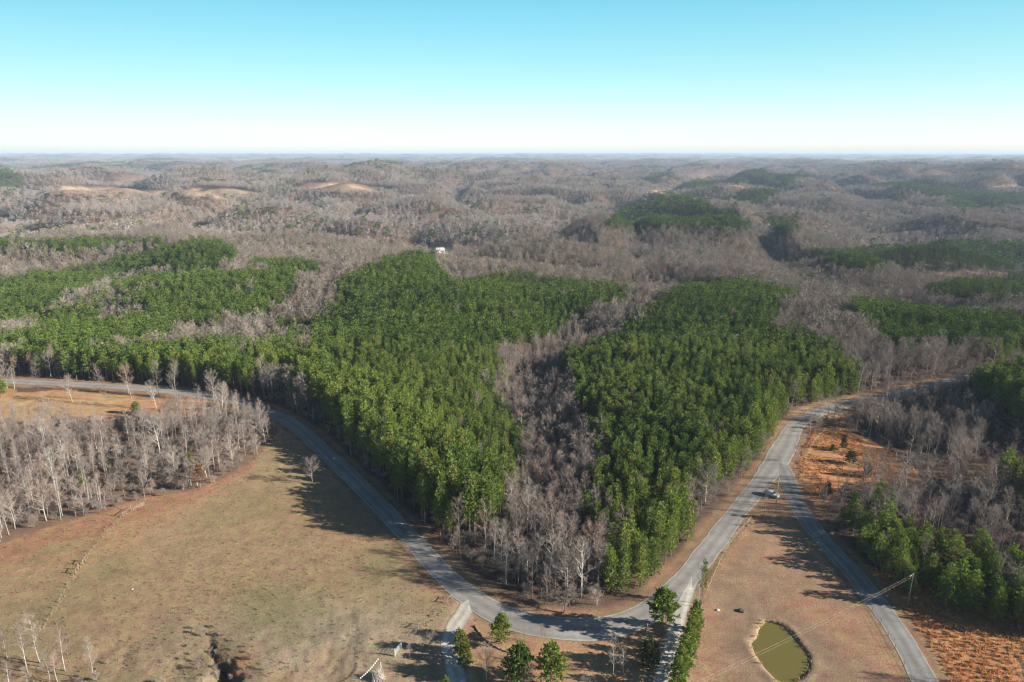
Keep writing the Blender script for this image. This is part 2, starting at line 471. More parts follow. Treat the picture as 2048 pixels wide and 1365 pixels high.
M_NEEDLE = tree_mat('pine_needles', [(0.0, (0.078, 0.128, 0.026)), (0.35, (0.115, 0.178, 0.033)), (0.7, (0.148, 0.208, 0.038)), (1.0, (0.185, 0.215, 0.048))], 0.22, 0.3)
M_NEEDLE_WARM = tree_mat('warm_pine_needles', [(0.0, (0.125, 0.185, 0.034)), (0.4, (0.168, 0.232, 0.041)), (1.0, (0.205, 0.248, 0.050))], 0.22, 0.2)
M_NEEDLE_MID = tree_mat('mid_pine_needles', [(0.0, (0.050, 0.088, 0.020)), (0.5, (0.080, 0.125, 0.026)), (1.0, (0.115, 0.150, 0.034))], 0.15, 0.2)  # darkened to stand in for the self-shading that coarse crowns lack
M_NEEDLE_MIDWARM = tree_mat('mid_warm_needles', [(0.0, (0.078, 0.125, 0.024)), (0.5, (0.105, 0.155, 0.030)), (1.0, (0.135, 0.172, 0.036))], 0.15, 0.2)  # warm tone, darkened likewise in place of crown self-shading
M_NEEDLE_LIGHT = tree_mat('light_pine_needles', [(0.0, (0.135, 0.19, 0.036)), (1.0, (0.185, 0.225, 0.046))], 0.25, 0.3)
M_CEDAR = tree_mat('cedar_needles', [(0.0, (0.05, 0.07, 0.03)), (1.0, (0.06, 0.075, 0.03))], 0.1, 0.3)
M_YELLOWLEAF = tree_mat('yellow_green_leaves', [(0.0, (0.13, 0.16, 0.035)), (1.0, (0.16, 0.17, 0.04))], 0.25, 0.3)
M_RUST = tree_mat('rust_leaves', [(0.0, (0.20, 0.105, 0.06)), (1.0, (0.24, 0.12, 0.065))], 0.2, 0.25)
M_BARK = tree_mat('pine_bark', [(0.0, (0.14, 0.10, 0.075)), (1.0, (0.24, 0.18, 0.13))])
M_TRUNK = tree_mat('grey_bark', [(0.0, (0.16, 0.135, 0.115)), (0.6, (0.25, 0.22, 0.19)), (1.0, (0.41, 0.375, 0.33))], 0, 0.2)
M_PALE = tree_mat('pale_bark', [(0.0, (0.22, 0.195, 0.17)), (0.5, (0.33, 0.30, 0.265)), (1.0, (0.47, 0.44, 0.39))], 0, 0.2)
M_DIM = tree_mat('far_bark', [(0.0, (0.12, 0.10, 0.085)), (1.0, (0.20, 0.175, 0.15))])
M_WHITE = tree_mat('white_bark', [(0.0, (0.42, 0.39, 0.35)), (1.0, (0.54, 0.51, 0.46))], 0, 0.2)
M_TWIG = tree_mat('twigs', [(0.0, (0.17, 0.15, 0.13)), (0.35, (0.25, 0.215, 0.18)), (0.65, (0.235, 0.19, 0.155)), (0.85, (0.34, 0.30, 0.25)), (1.0, (0.26, 0.18, 0.135))])
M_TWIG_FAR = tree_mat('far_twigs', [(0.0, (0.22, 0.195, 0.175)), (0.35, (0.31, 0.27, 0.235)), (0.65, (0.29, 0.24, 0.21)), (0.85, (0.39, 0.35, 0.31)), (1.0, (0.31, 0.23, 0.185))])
M_TWIG_NEAR = tree_mat('near_twigs', [(0.0, (0.19, 0.16, 0.14)), (0.35, (0.27, 0.225, 0.195)), (0.65, (0.25, 0.19, 0.165)), (0.85, (0.34, 0.29, 0.25)), (1.0, (0.27, 0.175, 0.135))])
M_TWIGPALE = tree_mat('pale_twigs', [(0.0, (0.25, 0.22, 0.19)), (1.0, (0.33, 0.295, 0.255))])
M_SEDGE = tree_mat('sedge_blades', [(0.0, (0.40, 0.18, 0.075)), (0.5, (0.50, 0.25, 0.11)), (1.0, (0.54, 0.34, 0.17))], 0.3)
M_WEED = tree_mat('dry_weeds', [(0.0, (0.26, 0.19, 0.11)), (0.5, (0.33, 0.25, 0.15)), (0.8, (0.22, 0.20, 0.09)), (1.0, (0.40, 0.31, 0.21))], 0.3)
M_STRAW = tree_mat('straw_blades', [(0.0, (0.42, 0.29, 0.14)), (1.0, (0.52, 0.38, 0.20))], 0.3)

def ground_material():
    m, t, out = new_mat('ground_soil_and_grass')
    b = N(t, 'ShaderNodeBsdfPrincipled', inputs={'Roughness': 1.0, 'Specular IOR Level': 0.05})
    at = N(t, 'ShaderNodeAttribute', attribute_name='Col')
    tc = N(t, 'ShaderNodeTexCoord')
    def nz(scale, det, lo, hi, rough=0.6):
        n = N(t, 'ShaderNodeTexNoise', inputs={'Scale': scale, 'Detail': det, 'Roughness': rough})
        t.links.new(tc.outputs['Object'], n.inputs['Vector'])
        r = N(t, 'ShaderNodeMapRange', inputs={'From Min': 0.25, 'From Max': 0.75, 'To Min': lo, 'To Max': hi})
        t.links.new(n.outputs['Fac'], r.inputs['Value'])
        return r.outputs[0], n
    a, n1 = nz(2.6, 8, 0.45, 1.6, 0.8)
    c, n2 = nz(0.22, 8, 0.66, 1.30, 0.75)
    d, n3 = nz(0.012, 5, 0.80, 1.18)
    m1 = N(t, 'ShaderNodeMath', operation='MULTIPLY'); t.links.new(a, m1.inputs[0]); t.links.new(c, m1.inputs[1])
    m2 = N(t, 'ShaderNodeMath', operation='MULTIPLY'); t.links.new(m1.outputs[0], m2.inputs[0]); t.links.new(d, m2.inputs[1])
    vm = N(t, 'ShaderNodeVectorMath', operation='SCALE'); t.links.new(at.outputs['Color'], vm.inputs[0]); t.links.new(m2.outputs[0], vm.inputs['Scale'])
    # drifts of redder and greener growth
    hn = N(t, 'ShaderNodeTexNoise', inputs={'Scale': 0.35, 'Detail': 6.0, 'Roughness': 0.7}); t.links.new(tc.outputs['Object'], hn.inputs['Vector'])
    hr = N(t, 'ShaderNodeMapRange', inputs={'From Min': 0.35, 'From Max': 0.65, 'To Min': 0.47, 'To Max': 0.525}); t.links.new(hn.outputs['Fac'], hr.inputs['Value'])
    hs = N(t, 'ShaderNodeHueSaturation'); t.links.new(hr.outputs[0], hs.inputs['Hue']); t.links.new(vm.outputs[0], hs.inputs['Color'])
    t.links.new(hs.outputs[0], b.inputs['Base Color'])
    bp = N(t, 'ShaderNodeBump', inputs={'Strength': 1.0, 'Distance': 0.16}); t.links.new(n1.outputs['Fac'], bp.inputs['Height'])
    t.links.new(bp.outputs[0], b.inputs['Normal'])
    t.links.new(b.outputs[0], out.inputs[0])
    return m

def road_material(name, base, edge, speck):
    m, t, out = new_mat(name)
    b = N(t, 'ShaderNodeBsdfPrincipled', inputs={'Roughness': 0.85, 'Specular IOR Level': 0.25})
    at = N(t, 'ShaderNodeAttribute', attribute_name='across')
    tc = N(t, 'ShaderNodeTexCoord')
    cr = N(t, 'ShaderNodeValToRGB'); e = cr.color_ramp.elements
    stops = [(0.0, [c * .86 for c in base]), (0.22, base), (0.48, [c * 1.18 for c in base]), (0.72, base), (0.86, [c * .94 for c in base]), (0.93, edge), (1.0, [c * .8 for c in edge])]
    e[0].position = 0; e[0].color = (*stops[0][1], 1); e[1].position = 1; e[1].color = (*stops[-1][1], 1)
    for p, c in stops[1:-1]:
        x = e.new(p); x.color = (*c, 1)
    n = N(t, 'ShaderNodeTexNoise', inputs={'Scale': 0.8, 'Detail': 6.0, 'Roughness': 0.7}); t.links.new(tc.outputs['Object'], n.inputs['Vector'])
    ad = N(t, 'ShaderNodeMath', operation='MULTIPLY_ADD', inputs={1: 0.22}); t.links.new(n.outputs['Fac'], ad.inputs[0])
    sb = N(t, 'ShaderNodeMath', operation='SUBTRACT', inputs={1: 0.11}); t.links.new(at.outputs['Fac'], sb.inputs[0]); t.links.new(sb.outputs[0], ad.inputs[2])
    t.links.new(ad.outputs[0], cr.inputs['Fac'])
    n2 = N(t, 'ShaderNodeTexNoise', inputs={'Scale': 0.25, 'Detail': 8.0, 'Roughness': 0.8}); t.links.new(tc.outputs['Object'], n2.inputs['Vector'])
    r = N(t, 'ShaderNodeMapRange', inputs={'From Min': 0.3, 'From Max': 0.7, 'To Min': 1 - speck, 'To Max': 1 + speck}); t.links.new(n2.outputs['Fac'], r.inputs['Value'])
    vm = N(t, 'ShaderNodeVectorMath', operation='SCALE'); t.links.new(cr.outputs['Color'], vm.inputs[0]); t.links.new(r.outputs[0], vm.inputs['Scale'])
    n3 = N(t, 'ShaderNodeTexVoronoi', feature='DISTANCE_TO_EDGE', inputs={'Scale': 0.22, 'Randomness': 1.0}); n4 = N(t, 'ShaderNodeTexNoise', inputs={'Scale': 0.5, 'Detail': 5.0}); t.links.new(tc.outputs['Object'], n4.inputs['Vector'])
    av = N(t, 'ShaderNodeVectorMath', operation='MULTIPLY_ADD', inputs={1: (6, 6, 6)}); t.links.new(n4.outputs['Color'], av.inputs[0]); t.links.new(tc.outputs['Object'], av.inputs[2]); t.links.new(av.outputs[0], n3.inputs['Vector'])
    r3 = N(t, 'ShaderNodeMapRange', inputs={'From Min': 0.0, 'From Max': 0.07, 'To Min': 0.82, 'To Max': 1.0}); t.links.new(n3.outputs['Distance'], r3.inputs['Value'])
    vm2 = N(t, 'ShaderNodeVectorMath', operation='SCALE'); t.links.new(vm.outputs[0], vm2.inputs[0]); t.links.new(r3.outputs[0], vm2.inputs['Scale'])
    n5 = N(t, 'ShaderNodeTexNoise', inputs={'Scale': 0.045, 'Detail': 3.0}); t.links.new(tc.outputs['Object'], n5.inputs['Vector'])
    r5 = N(t, 'ShaderNodeMapRange', inputs={'From Min': 0.35, 'From Max': 0.65, 'To Min': 0.86, 'To Max': 1.16}); t.links.new(n5.outputs['Fac'], r5.inputs['Value'])
    vm3 = N(t, 'ShaderNodeVectorMath', operation='SCALE'); t.links.new(vm2.outputs[0], vm3.inputs[0]); t.links.new(r5.outputs[0], vm3.inputs['Scale'])
    t.links.new(vm3.outputs[0], b.inputs['Base Color']); t.links.new(b.outputs[0], out.inputs[0])
    return m

# ------------------------------------------------------------------ ground sheet (polar, finer near and ahead)
ZRANGE = [0, 0]
def build_ground():
    rr = [8.0]
    while rr[-1] < 70: rr.append(rr[-1] + 3.0)
    while rr[-1] < 260: rr.append(rr[-1] + 0.75)
    while rr[-1] < 62000: rr.append(rr[-1] * 1.0042)
    rr = np.array(rr)
    th = np.radians(np.concatenate([np.arange(-46, 46, 0.19), np.arange(46, 314, 2.0)]))
    nr, na = len(rr), len(th)
    R, T = np.meshgrid(rr, th, indexing='ij')
    X = R * np.sin(T); Y = R * np.cos(T)
    x = X.ravel(); y = Y.ravel()
    z = terrain(x, y)
    ZRANGE[:] = [float(z.min()), float(z.max())]
    verts = np.stack([x, y, z], 1)
    verts = np.vstack([verts, [[0, 0, float(z[:na].mean())]]])
    i = np.arange(nr - 1)[:, None]; j = np.arange(na)[None, :]; j2 = (j + 1) % na
    q = np.stack([i * na + j, i * na + j2 + 0 * i, (i + 1) * na + j2, (i + 1) * na + j], -1).reshape(-1, 4)[:, ::-1]
    me = mesh_np('ground', verts, q, [ground_material()], shade=True)
    # colours of soil, litter and grass by place
    u, v, d = project(x, y, z)
    fr = y > 30
    ju = 1.0 * fbm(x, y, 14, 2, 31) ; jv = 1.0 * fbm(x, y, 14, 2, 32)
    k = np.clip(3000.0 / np.maximum(d, 50), 2, 22)
    u2 = np.where(fr, u + ju * k * 1.3, -9999); v2 = np.where(fr, v + jv * k * 0.7, -9999)
    col = np.zeros((len(x), 3)); col[:] = (0.20, 0.145, 0.10)
    r = np.hypot(x, y)
    litter = np.array((0.115, 0.080, 0.058)); tan = np.array((0.268, 0.186, 0.108))
    col[r > 60] = litter
    far = smooth(6500, 9500, r)[:, None]
    mott = fbm(x, y, 500, 4, 61)
    farc = np.where((mott > 0.33)[:, None], np.array((0.055, 0.075, 0.04)), np.array((0.20, 0.165, 0.135)))
    col = col * (1 - far) + farc * far
    n1 = fbm(x, y, 26, 3, 41); n2 = fbm(x, y, 60, 3, 42); n3 = fbm(x, y, 9, 3, 43)
    def put(mask, c, amt=1.0):
        a = (mask * amt)[:, None]
        col[:] = col * (1 - a) + np.asarray(c) * a
    opened = any_in([OPEN_LEFT], u2, v2) | (~fr) | ((r < 90))
    put(opened, tan)
    put(opened, (0.33, 0.20, 0.105), smooth(0.0, 0.5, n2) * 0.7)
    put(opened, (0.215, 0.17, 0.09), smooth(0.0, 0.5, n1) * 0.6)
    gx, gy = flat_at(640, 1190); g = np.exp(-np.hypot((x - gx) / 30, (y - gy) / 22) ** 2)
    put(opened, (0.20, 0.175, 0.085), np.clip(g * (0.45 + 0.8 * n1), 0, 1))
    gx, gy = flat_at(650, 1290); g = np.exp(-np.hypot((x - gx) / 30, (y - gy) / 14) ** 2)
    put(opened, (0.27, 0.215, 0.15), np.clip(g * (0.7 + 0.9 * n3), 0, 1))
    put(opened, (0.175, 0.155, 0.075), np.clip(g * smooth(0.1, 0.6, n1), 0, 1) * .8)
    edge = inside([(-300, 1240), (0, 1130), (90, 1085), (200, 1075), (290, 1035), (420, 990), (480, 945), (545, 880), (470, 930), (400, 970), (290, 990), (200, 1015), (0, 1075), (-300, 1170)], u2, v2)
    put(edge, (0.27, 0.145, 0.085), 0.75)
    yard = inside(OPEN_YARD, u2, v2)
    put(yard, (0.29, 0.185, 0.105)); put(yard, (0.19, 0.165, 0.08), smooth(0.0, 0.5, n1) * 0.6); put(yard, (0.30, 0.16, 0.09), smooth(0.1, 0.5, n3) * 0.6)
    rf = inside(OPEN_RIGHT, u2, v2)
    put(rf, (0.285, 0.185, 0.115)); put(rf, (0.31, 0.175, 0.105), smooth(-0.1, 0.5, n2) * 0.8); put(rf, (0.22, 0.165, 0.11), smooth(0.1, 0.5, n1) * 0.6)
    pe = seg_dist(x, y, [tuple(p) for p in POND] + [tuple(POND[0])])
    put(r < 200, (0.17, 0.125, 0.09), 0.75 * np.exp(-(np.maximum(pe - 2.5, 0) / 5) ** 2) * (r < 200) * (0.6 + 0.4 * n3))
    put(r < 200, (0.29, 0.215, 0.13), 0.8 * np.exp(-(pe / 1.3) ** 2) * (r < 200))
    tri = inside([(1500, 1000), (1560, 930), (1590, 1000), (1610, 1040), (1560, 1030)], u2, v2)
    put(tri, (0.31, 0.20, 0.12), 0.8)
    sedge = inside(OPEN_SEDGE, u2, v2) | inside(OPEN_TRI, u2, v2)
    put(sedge, (0.40, 0.215, 0.10)); put(sedge, (0.42, 0.19, 0.085), smooth(-0.2, 0.4, n1) * 0.8); put(sedge, (0.27, 0.17, 0.10), smooth(0.1, 0.6, n2) * 0.8)
    lf = inside(OPEN_LFAR, u2, v2)
    put(lf, (0.36, 0.20, 0.10)); put(lf, (0.38, 0.255, 0.13), smooth(0.0, 0.5, n2) * 0.8)
    rfar = inside(OPEN_RFAR, u2, v2)
    put(rfar, (0.34, 0.20, 0.115)); 
    wl = inside(WOOD_L, u2, v2)
    put(wl, (0.165, 0.112, 0.08), 0.8)
    rd = road_dist(x, y, 'AB')
    put(r < 600, (0.31, 0.185, 0.105), (1 - smooth(1.5, 5.0, rd + 1.5 * n3)) * 0.85)
    put(r < 600, (0.15, 0.13, 0.085), np.exp(-((rd - 1.0) / 0.7) ** 2) * 0.55)
    rd2 = road_dist(x, y, 'CD')
    put(r < 600, (0.33, 0.24, 0.16), (1 - smooth(0.2, 1.8, rd2 + 0.8 * n3)) * 0.8)
    for p, cc in zip(FIELD_FAR, [(0.33, 0.215, 0.13), (0.40, 0.28, 0.16), (0.25, 0.165, 0.12), (0.42, 0.32, 0.18), (0.42, 0.30, 0.17), (0.40, 0.28, 0.16), (0.40, 0.30, 0.17), (0.38, 0.24, 0.15), (0.42, 0.30, 0.18), (0.45, 0.38, 0.27)]):
        ff = inside(p, u, v) & (d > 600)
        put(ff, cc, 0.7 + 0.2 * n2); put(ff, (0.20, 0.15, 0.11), smooth(-.1, .3, fbm(x, y * 2.5, 60, 3, 44)) * .8); put(ff, (0.37, 0.27, 0.165), smooth(.1, .4, fbm(x, y * 3, 90, 3, 45)) * .8)
    # worn wheel tracks in the left field and red soil by the hollow
    for tr in ([(700, 1365), (712, 1310), (716, 1270), (712, 1235)], [(678, 1365), (693, 1310), (705, 1275)]):
        w = [flat_at(*p) for p in tr]
        put(r < 200, (0.15, 0.12, 0.085), np.exp(-(seg_dist(x, y, w) / 0.45) ** 2) * 0.7)
    sx, sy = flat_at(487, 1325); hde = seg_dist(x, y, [tuple(p) for p in HOLLOW] + [tuple(HOLLOW[0])]); put(r < 200, (0.19, 0.15, 0.09), 0.75 * np.exp(-(hde / 2.0) ** 2) * (r < 200)); put((r < 200) & inside(HOLLOW, x, y), (0.15, 0.115, 0.075), .8)  # hollow and its rim painted darker, toning down the sunlit bank
    put(r < 200, (0.33, 0.16, 0.08), 0.7 * np.exp(-np.hypot((x - sx) / 2.5, (y - sy) / 4) ** 2))
    ca = me.color_attributes.new('Col', 'FLOAT_COLOR', 'POINT')
    full = np.ones((len(verts), 4), np.float32); full[:len(x), :3] = np.clip(col, 0.005, 1); full[len(x):, :3] = tan
    ca.data.foreach_set('color', full.ravel())
    o = link('ground', me); tag(o, 'rolling ground of dry fields and leaf litter', 'ground', kind='structure')
build_ground()

def ribbon(name, label, key, mat, lift, widths=None):
    L = ROADS[key]
    tang = np.gradient(L, axis=0); tang /= np.linalg.norm(tang, axis=1)[:, None] + 1e-9
    nor = np.stack([tang[:, 1], -tang[:, 0]], 1)
    s = np.arange(len(L)) * 1.5
    cols = np.array([-1, -0.93, -0.6, -0.3, 0, 0.3, 0.6, 0.93, 1.0])
    hw = np.full(len(L), HALF[key]) if widths is None else widths(L)
    jl = 0.55 * fbm(s, s * 0, 7, 4, 4, .7); jr = 0.55 * fbm(s, s * 0 + 50, 7, 4, 9, .7)
    V = []; A = []
    for c in cols:
        off = hw * c + np.where(c < -0.9, jl, 0) + np.where(c > 0.9, jr, 0)
        p = L + nor * off[:, None]
        z = terrain(p[:, 0], p[:, 1]) + lift + 0.05 * (1 - abs(c))
        V.append(np.stack([p[:, 0], p[:, 1], z], 1)); A.append(np.full(len(L), abs(c)))
    V = np.stack(V, 1).reshape(-1, 3); A = np.stack(A, 1).ravel()
    n, k = len(L), len(cols)
    i = np.arange(n - 1)[:, None]; j = np.arange(k - 1)[None]
    q = np.stack([i * k + j, i * k + j + 1, (i + 1) * k + j + 1, (i + 1) * k + j], -1).reshape(-1, 4)
    me = mesh_np(name, V, q, [mat], shade=True)
    at = me.attributes.new('across', 'FLOAT', 'POINT'); at.data.foreach_set('value', A.astype(np.float32))
    o = link(name, me); tag(o, label, 'road', kind='structure')
    return o
M_ASPH = road_material('worn_asphalt', (0.225, 0.212, 0.195), (0.36, 0.32, 0.27), 0.12)
M_ASPH2 = road_material('darker_asphalt', (0.185, 0.178, 0.168), (0.31, 0.28, 0.24), 0.15)
M_GRAVEL = road_material('pale_gravel', (0.43, 0.395, 0.34), (0.36, 0.29, 0.21), 0.25)
jx, jy = flat_at(1572, 905)
def wide_a(L):
    d = np.hypot(L[:, 0] - jx, L[:, 1] - jy)
    bx, by = flat_at(1160, 1256); e = np.hypot((L[:, 0] - bx) / 1.0, L[:, 1] - by)
    return 2.9 + 1.2 * np.exp(-(d / 20) ** 2) + 0.9 * np.exp(-(e / 22) ** 2)
ribbon('main_road', 'worn grey asphalt road curving along the pine plantation', 'A', M_ASPH, 0.055, wide_a)
ribbon('side_road', 'darker asphalt road branching off past the pond field', 'B', M_ASPH2, 0.047)
ribbon('gravel_driveway', 'pale gravel driveway beside the left field', 'C', M_GRAVEL, 0.039)
ribbon('gravel_track', 'two-rut gravel track beside the row of young pines', 'D', M_GRAVEL, 0.039)

def pond_water():
    m, t, out = new_mat('murky_water')
    b = N(t, 'ShaderNodeBsdfPrincipled', inputs={'Base Color': (0.128, 0.106, 0.028, 1), 'Roughness': 0.06, 'Specular IOR Level': 0.35})
    tc = N(t, 'ShaderNodeTexCoord'); n = N(t, 'ShaderNodeTexNoise', inputs={'Scale': 0.8, 'Detail': 3.0}); t.links.new(tc.outputs['Object'], n.inputs['Vector'])
    bp = N(t, 'ShaderNodeBump', inputs={'Strength': 0.05, 'Distance': 0.1}); t.links.new(n.outputs['Fac'], bp.inputs['Height']); t.links.new(bp.outputs[0], b.inputs['Normal'])
    t.links.new(b.outputs[0], out.inputs[0])
    L = smooth_line([tuple(p) for p in POND] + [tuple(POND[0])], 1.0)
    c = L.mean(0); V = [(c[0], c[1], -0.35)] + [(c[0] + (p[0] - c[0]) * 1.06, c[1] + (p[1] - c[1]) * 1.06, -0.35) for p in L[:-1]]
    n_ = len(V) - 1
    f = [(0, 1 + i, 1 + (i + 1) % n_) for i in range(n_)]
    o = link('pond_water', mesh_np('pond_water', V, f, [m])); tag(o, 'small olive green farm pond in the dry field', 'pond', kind='structure')
pond_water()

# ------------------------------------------------------------------ tree builders
def rvec(rg, s=1.0): return Vector((rg.gauss(0, s), rg.gauss(0, s), rg.gauss(0, s)))

class TreeGeo:
    def __init__(self, name, trunk, crown, mt, mc):
        self.name = name
        self.trunk = mesh_np(name + '_trunk', trunk.v, trunk.f, [mt], shade=True)
        self.crown = mesh_np(name + '_crown', crown.v, crown.f, [mc])
        n = len(trunk.v)
        self.joint = mesh_np(name + '_whole', trunk.v + crown.v, trunk.f + [tuple(i + n for i in f) for f in crown.f], [mt, mc], [0] * len(trunk.f) + [1] * len(crown.f))

def needle_clump(mb, rg, p, out, size, n):
    for _ in range(n):
        d = (out * 0.7 + Vector((0, 0, 0.45)) + rvec(rg, 0.6)).normalized()
        s = d.cross(rvec(rg)).normalized() * size * rg.uniform(0.16, 0.26)
        L = size * rg.uniform(0.7, 1.25); o = p + rvec(rg, size * 0.22)
        mb.poly((o - s * 0.5, o + s * 0.5, o + d * L * 0.65 + s, o + d * L, o + d * L * 0.6 - s))

def pine(name, seed, h, base, rmax, levels, per, clumps, n, size, round_=0.75, mc=None, mt=None, trunk_n=6):
    rg = random.Random(seed); t = MB(); c = MB()
    bend = Vector((rg.uniform(-.25, .25), rg.uniform(-.25, .25), 0))
    axis = lambda q: Vector((0, 0, h * q)) + bend * math.sin(q * 3.0) * 0.8
    r0 = h * 0.0125
    t.tube([axis(q) - Vector((0, 0, 0.3 if q == 0 else 0)) for q in (0, .2, .45, .7, .92)], [r0 * 1.25, r0, r0 * .8, r0 * .5, r0 * .12], trunk_n)
    for i in range(levels):
        q = base + (1 - base) * ((i + rg.uniform(0, .6)) / levels) ** 0.9
        k = (q - base) / (1 - base)
        prof = (math.sin(math.pi * min(1, k * round_ + 0.22)) ** 0.8) * (1 - 0.55 * k) + 0.08
        for b in range(per if k < .85 else max(3, per - 2)):
            a = 2 * math.pi * (b + rg.random() * 0.8) / per + i * 1.3
            L = rmax * prof * rg.uniform(0.55, 1.15)
            up = 0.05 + 0.55 * k + rg.uniform(-.12, .15)
            o = Vector((math.cos(a), math.sin(a), up)).normalized()
            p0 = axis(q); p1 = p0 + o * L
            if L > 0.6 and trunk_n > 4: t.tube([p0, p0.lerp(p1, .85)], [0.045, 0.015], 3, False)
            m = max(1, int(clumps * L / rmax + 0.5))
            for j in range(m):
                f = 1 - 0.72 * j / max(1, m)
                needle_clump(c, rg, p0.lerp(p1, f) + rvec(rg, 0.16), o, size * rg.uniform(.8, 1.2), n)
    needle_clump(c, rg, axis(1.0) - Vector((0, 0, size * .6)), Vector((0, 0, 1)), size, n * 2)
    return TreeGeo(name, t, c, mt or M_BARK, mc or M_NEEDLE)

def strip(mb, rg, p0, p1, w):
    d = p1 - p0; s = d.cross(rvec(rg)).normalized() * w * 0.5
    mb.poly((p0 - s, p0 + s, p1))

def bare(name, seed, h, base, spread, nprim, nsec, ntw, tw, twl, up=0.9, stems=1, mt=None, mc=None, limbs_pale=True, r0=None, sub=2, leaf=0):
    rg = random.Random(seed); t = MB(); c = MB()
    r0 = r0 or h * 0.011
    for s in range(stems):
        ang = rg.uniform(0, 6.28); lean = Vector((math.cos(ang), math.sin(ang), 0)) * (rg.uniform(.1, .28) if stems > 1 else rg.uniform(0, .05)) * h
        wob = rvec(rg, h * 0.012)
        axis = lambda q: Vector((0, 0, h * q * (0.97 if stems > 1 else 1))) + lean * q ** 1.3 + wob * math.sin(q * 5)
        t.tube([axis(q) - Vector((0, 0, 0.3 if q == 0 else 0)) for q in (0, .15, .35, .55, .75, .92)], [r0 * 1.3, r0, r0 * .82, r0 * .6, r0 * .34, r0 * .1], 5)
        for i in range(nprim // stems):
            q = base + (0.97 - base) * (i + rg.random()) / (nprim // stems)
            k = (q - base) / (1 - base)
            a = i * 2.4 + rg.uniform(-.5, .5)
            L = spread * (0.35 + 0.65 * math.sin(math.pi * min(1, 0.3 + 0.62 * k))) * rg.uniform(.7, 1.15)
            d = Vector((math.cos(a), math.sin(a), up * rg.uniform(.7, 1.3) + 0.3 * k)).normalized()
            p0 = axis(q); pm = p0 + d * L * .5 + rvec(rg, L * .03); p1 = pm + (d + Vector((0, 0, .35))).normalized() * L * .5
            rr = r0 * (0.5 * (1 - q) + .17)
            (t if limbs_pale else c).tube([p0, pm, p1], [rr, rr * .65, rr * .2], 3, False)
            for j in range(nsec):
                f = 0.25 + 0.75 * (j + rg.random()) / nsec
                s0 = (p0.lerp(pm, f * 2) if f < .5 else pm.lerp(p1, f * 2 - 1))
                d2 = (d * .7 + rvec(rg, .55) + Vector((0, 0, .35))).normalized()
                L2 = L * rg.uniform(.28, .5) * (1.15 - .5 * f)
                s1 = s0 + d2 * L2
                strip(c, rg, s0, s1, tw * 2.2)
                for m in range(ntw):
                    g = rg.uniform(.15, 1.0)
                    q0 = s0.lerp(s1, g)
                    d3 = (d2 * .7 + rvec(rg, .55) + Vector((0, 0, .3))).normalized()
                    L3 = twl * rg.uniform(.6, 1.3)
                    q1 = q0 + d3 * L3
                    strip(c, rg, q0, q1, tw * rg.uniform(.8, 1.3))
                    for z in range(sub):
                        w0 = q0.lerp(q1, rg.uniform(.2, .9))
                        strip(c, rg, w0, w0 + (d3 * .6 + rvec(rg, .6)).normalized() * L3 * .6, tw * .8)
                    for z in range(leaf):
                        w0 = q0.lerp(q1, rg.uniform(.2, 1)); e = rvec(rg).normalized() * 0.16; e2 = e.cross(rvec(rg)).normalized() * .13
                        c.poly((w0 - e, w0 + e2, w0 + e, w0 - e2))
    return TreeGeo(name, t, c, mt or M_TRUNK, mc or M_TWIG)

PINE_HI = [pine('pine_%s' % 'abcdef'[i], 100 + i, 14 + (i % 3) * .8, 0.34 + 0.05 * (i % 3), 1.7 + .2 * (i % 2), 13, 6, 4, 8, 0.42, .56) for i in range(6)]
def recolour(geos, suffix, mc):
    out = []
    for g in geos:
        w = TreeGeo.__new__(TreeGeo); w.name = g.name + suffix; w.trunk = g.trunk
        w.crown = g.crown.copy(); w.crown.materials[0] = mc; w.joint = g.joint.copy(); w.joint.materials[1] = mc
        out.append(w)
    return out
PINE_WARM = recolour(PINE_HI, '_warm', M_NEEDLE_WARM)
PINE_BELT = [pine('belt_pine_%s' % 'abc'[i], 190 + i, 12, [.12, .16, .2][i], [2.9, 2.6, 3.1][i], 13, 7, 5, 7, 0.52, 0.72, mc=M_NEEDLE_WARM) for i in range(3)]
PINE_EDGE = [pine('edge_pine_%s' % 'abc'[i], 195 + i, 12, [.06, .1, .14][i], [2.0, 1.8, 2.2][i], 15, 6, 4, 8, 0.42, 0.66, mc=M_NEEDLE_WARM) for i in range(3)]
PINE_OPEN = [pine('open_pine_%s' % 'abc'[i], 150 + i, 11, [.2, .26, .42][i], [3.8, 3.9, 3.3][i], 13, 8, 7, 8, 0.6, 0.8, mc=M_NEEDLE if i == 1 else M_NEEDLE_LIGHT) for i in range(3)]
PINE_ROW = [pine('row_pine_%s' % 'abc'[i], 170 + i, 10, .12, 2.2, 14, 7, 5, 7, 0.55, 0.75, mc=M_NEEDLE_LIGHT) for i in range(3)]
PINE_MID = [pine('mid_pine_%s' % 'abcd'[i], 200 + i, 14, .36, 2.0, 9, 5, 3, 5, .7, .6, trunk_n=3, mc=M_NEEDLE_MID) for i in range(4)]
PINE_MIDWARM = recolour(PINE_MID, '_warm', M_NEEDLE_MIDWARM)
PINE_FAR = [pine('far_pine_%s' % 'abc'[i], 220 + i, 14, .35, 2.9, 4, 5, 2, 3, 1.9, trunk_n=3, mc=M_NEEDLE_MID) for i in range(3)]
BARE_HI = [bare('bare_%s' % 'abcdef'[i], 300 + i, 15 + i % 3, [.34, .42, .3, .46, .38, .32][i], [3.4, 2.9, 4.0, 2.7, 3.6, 3.2][i], 15, 6, 5, .036, 1.0, [.95, 1.2, .8, 1.35, 1.1, .9][i], r0=.13, mc=M_TWIG_NEAR) for i in range(6)]
BARE_ROUND = [bare('round_bare_%s' % 'ab'[i], 330 + i, 12, .26, 4.5, 18, 7, 8, .042, 1.0, .7, sub=2, mt=M_PALE, r0=.15, mc=M_TWIG_NEAR) for i in range(2)]
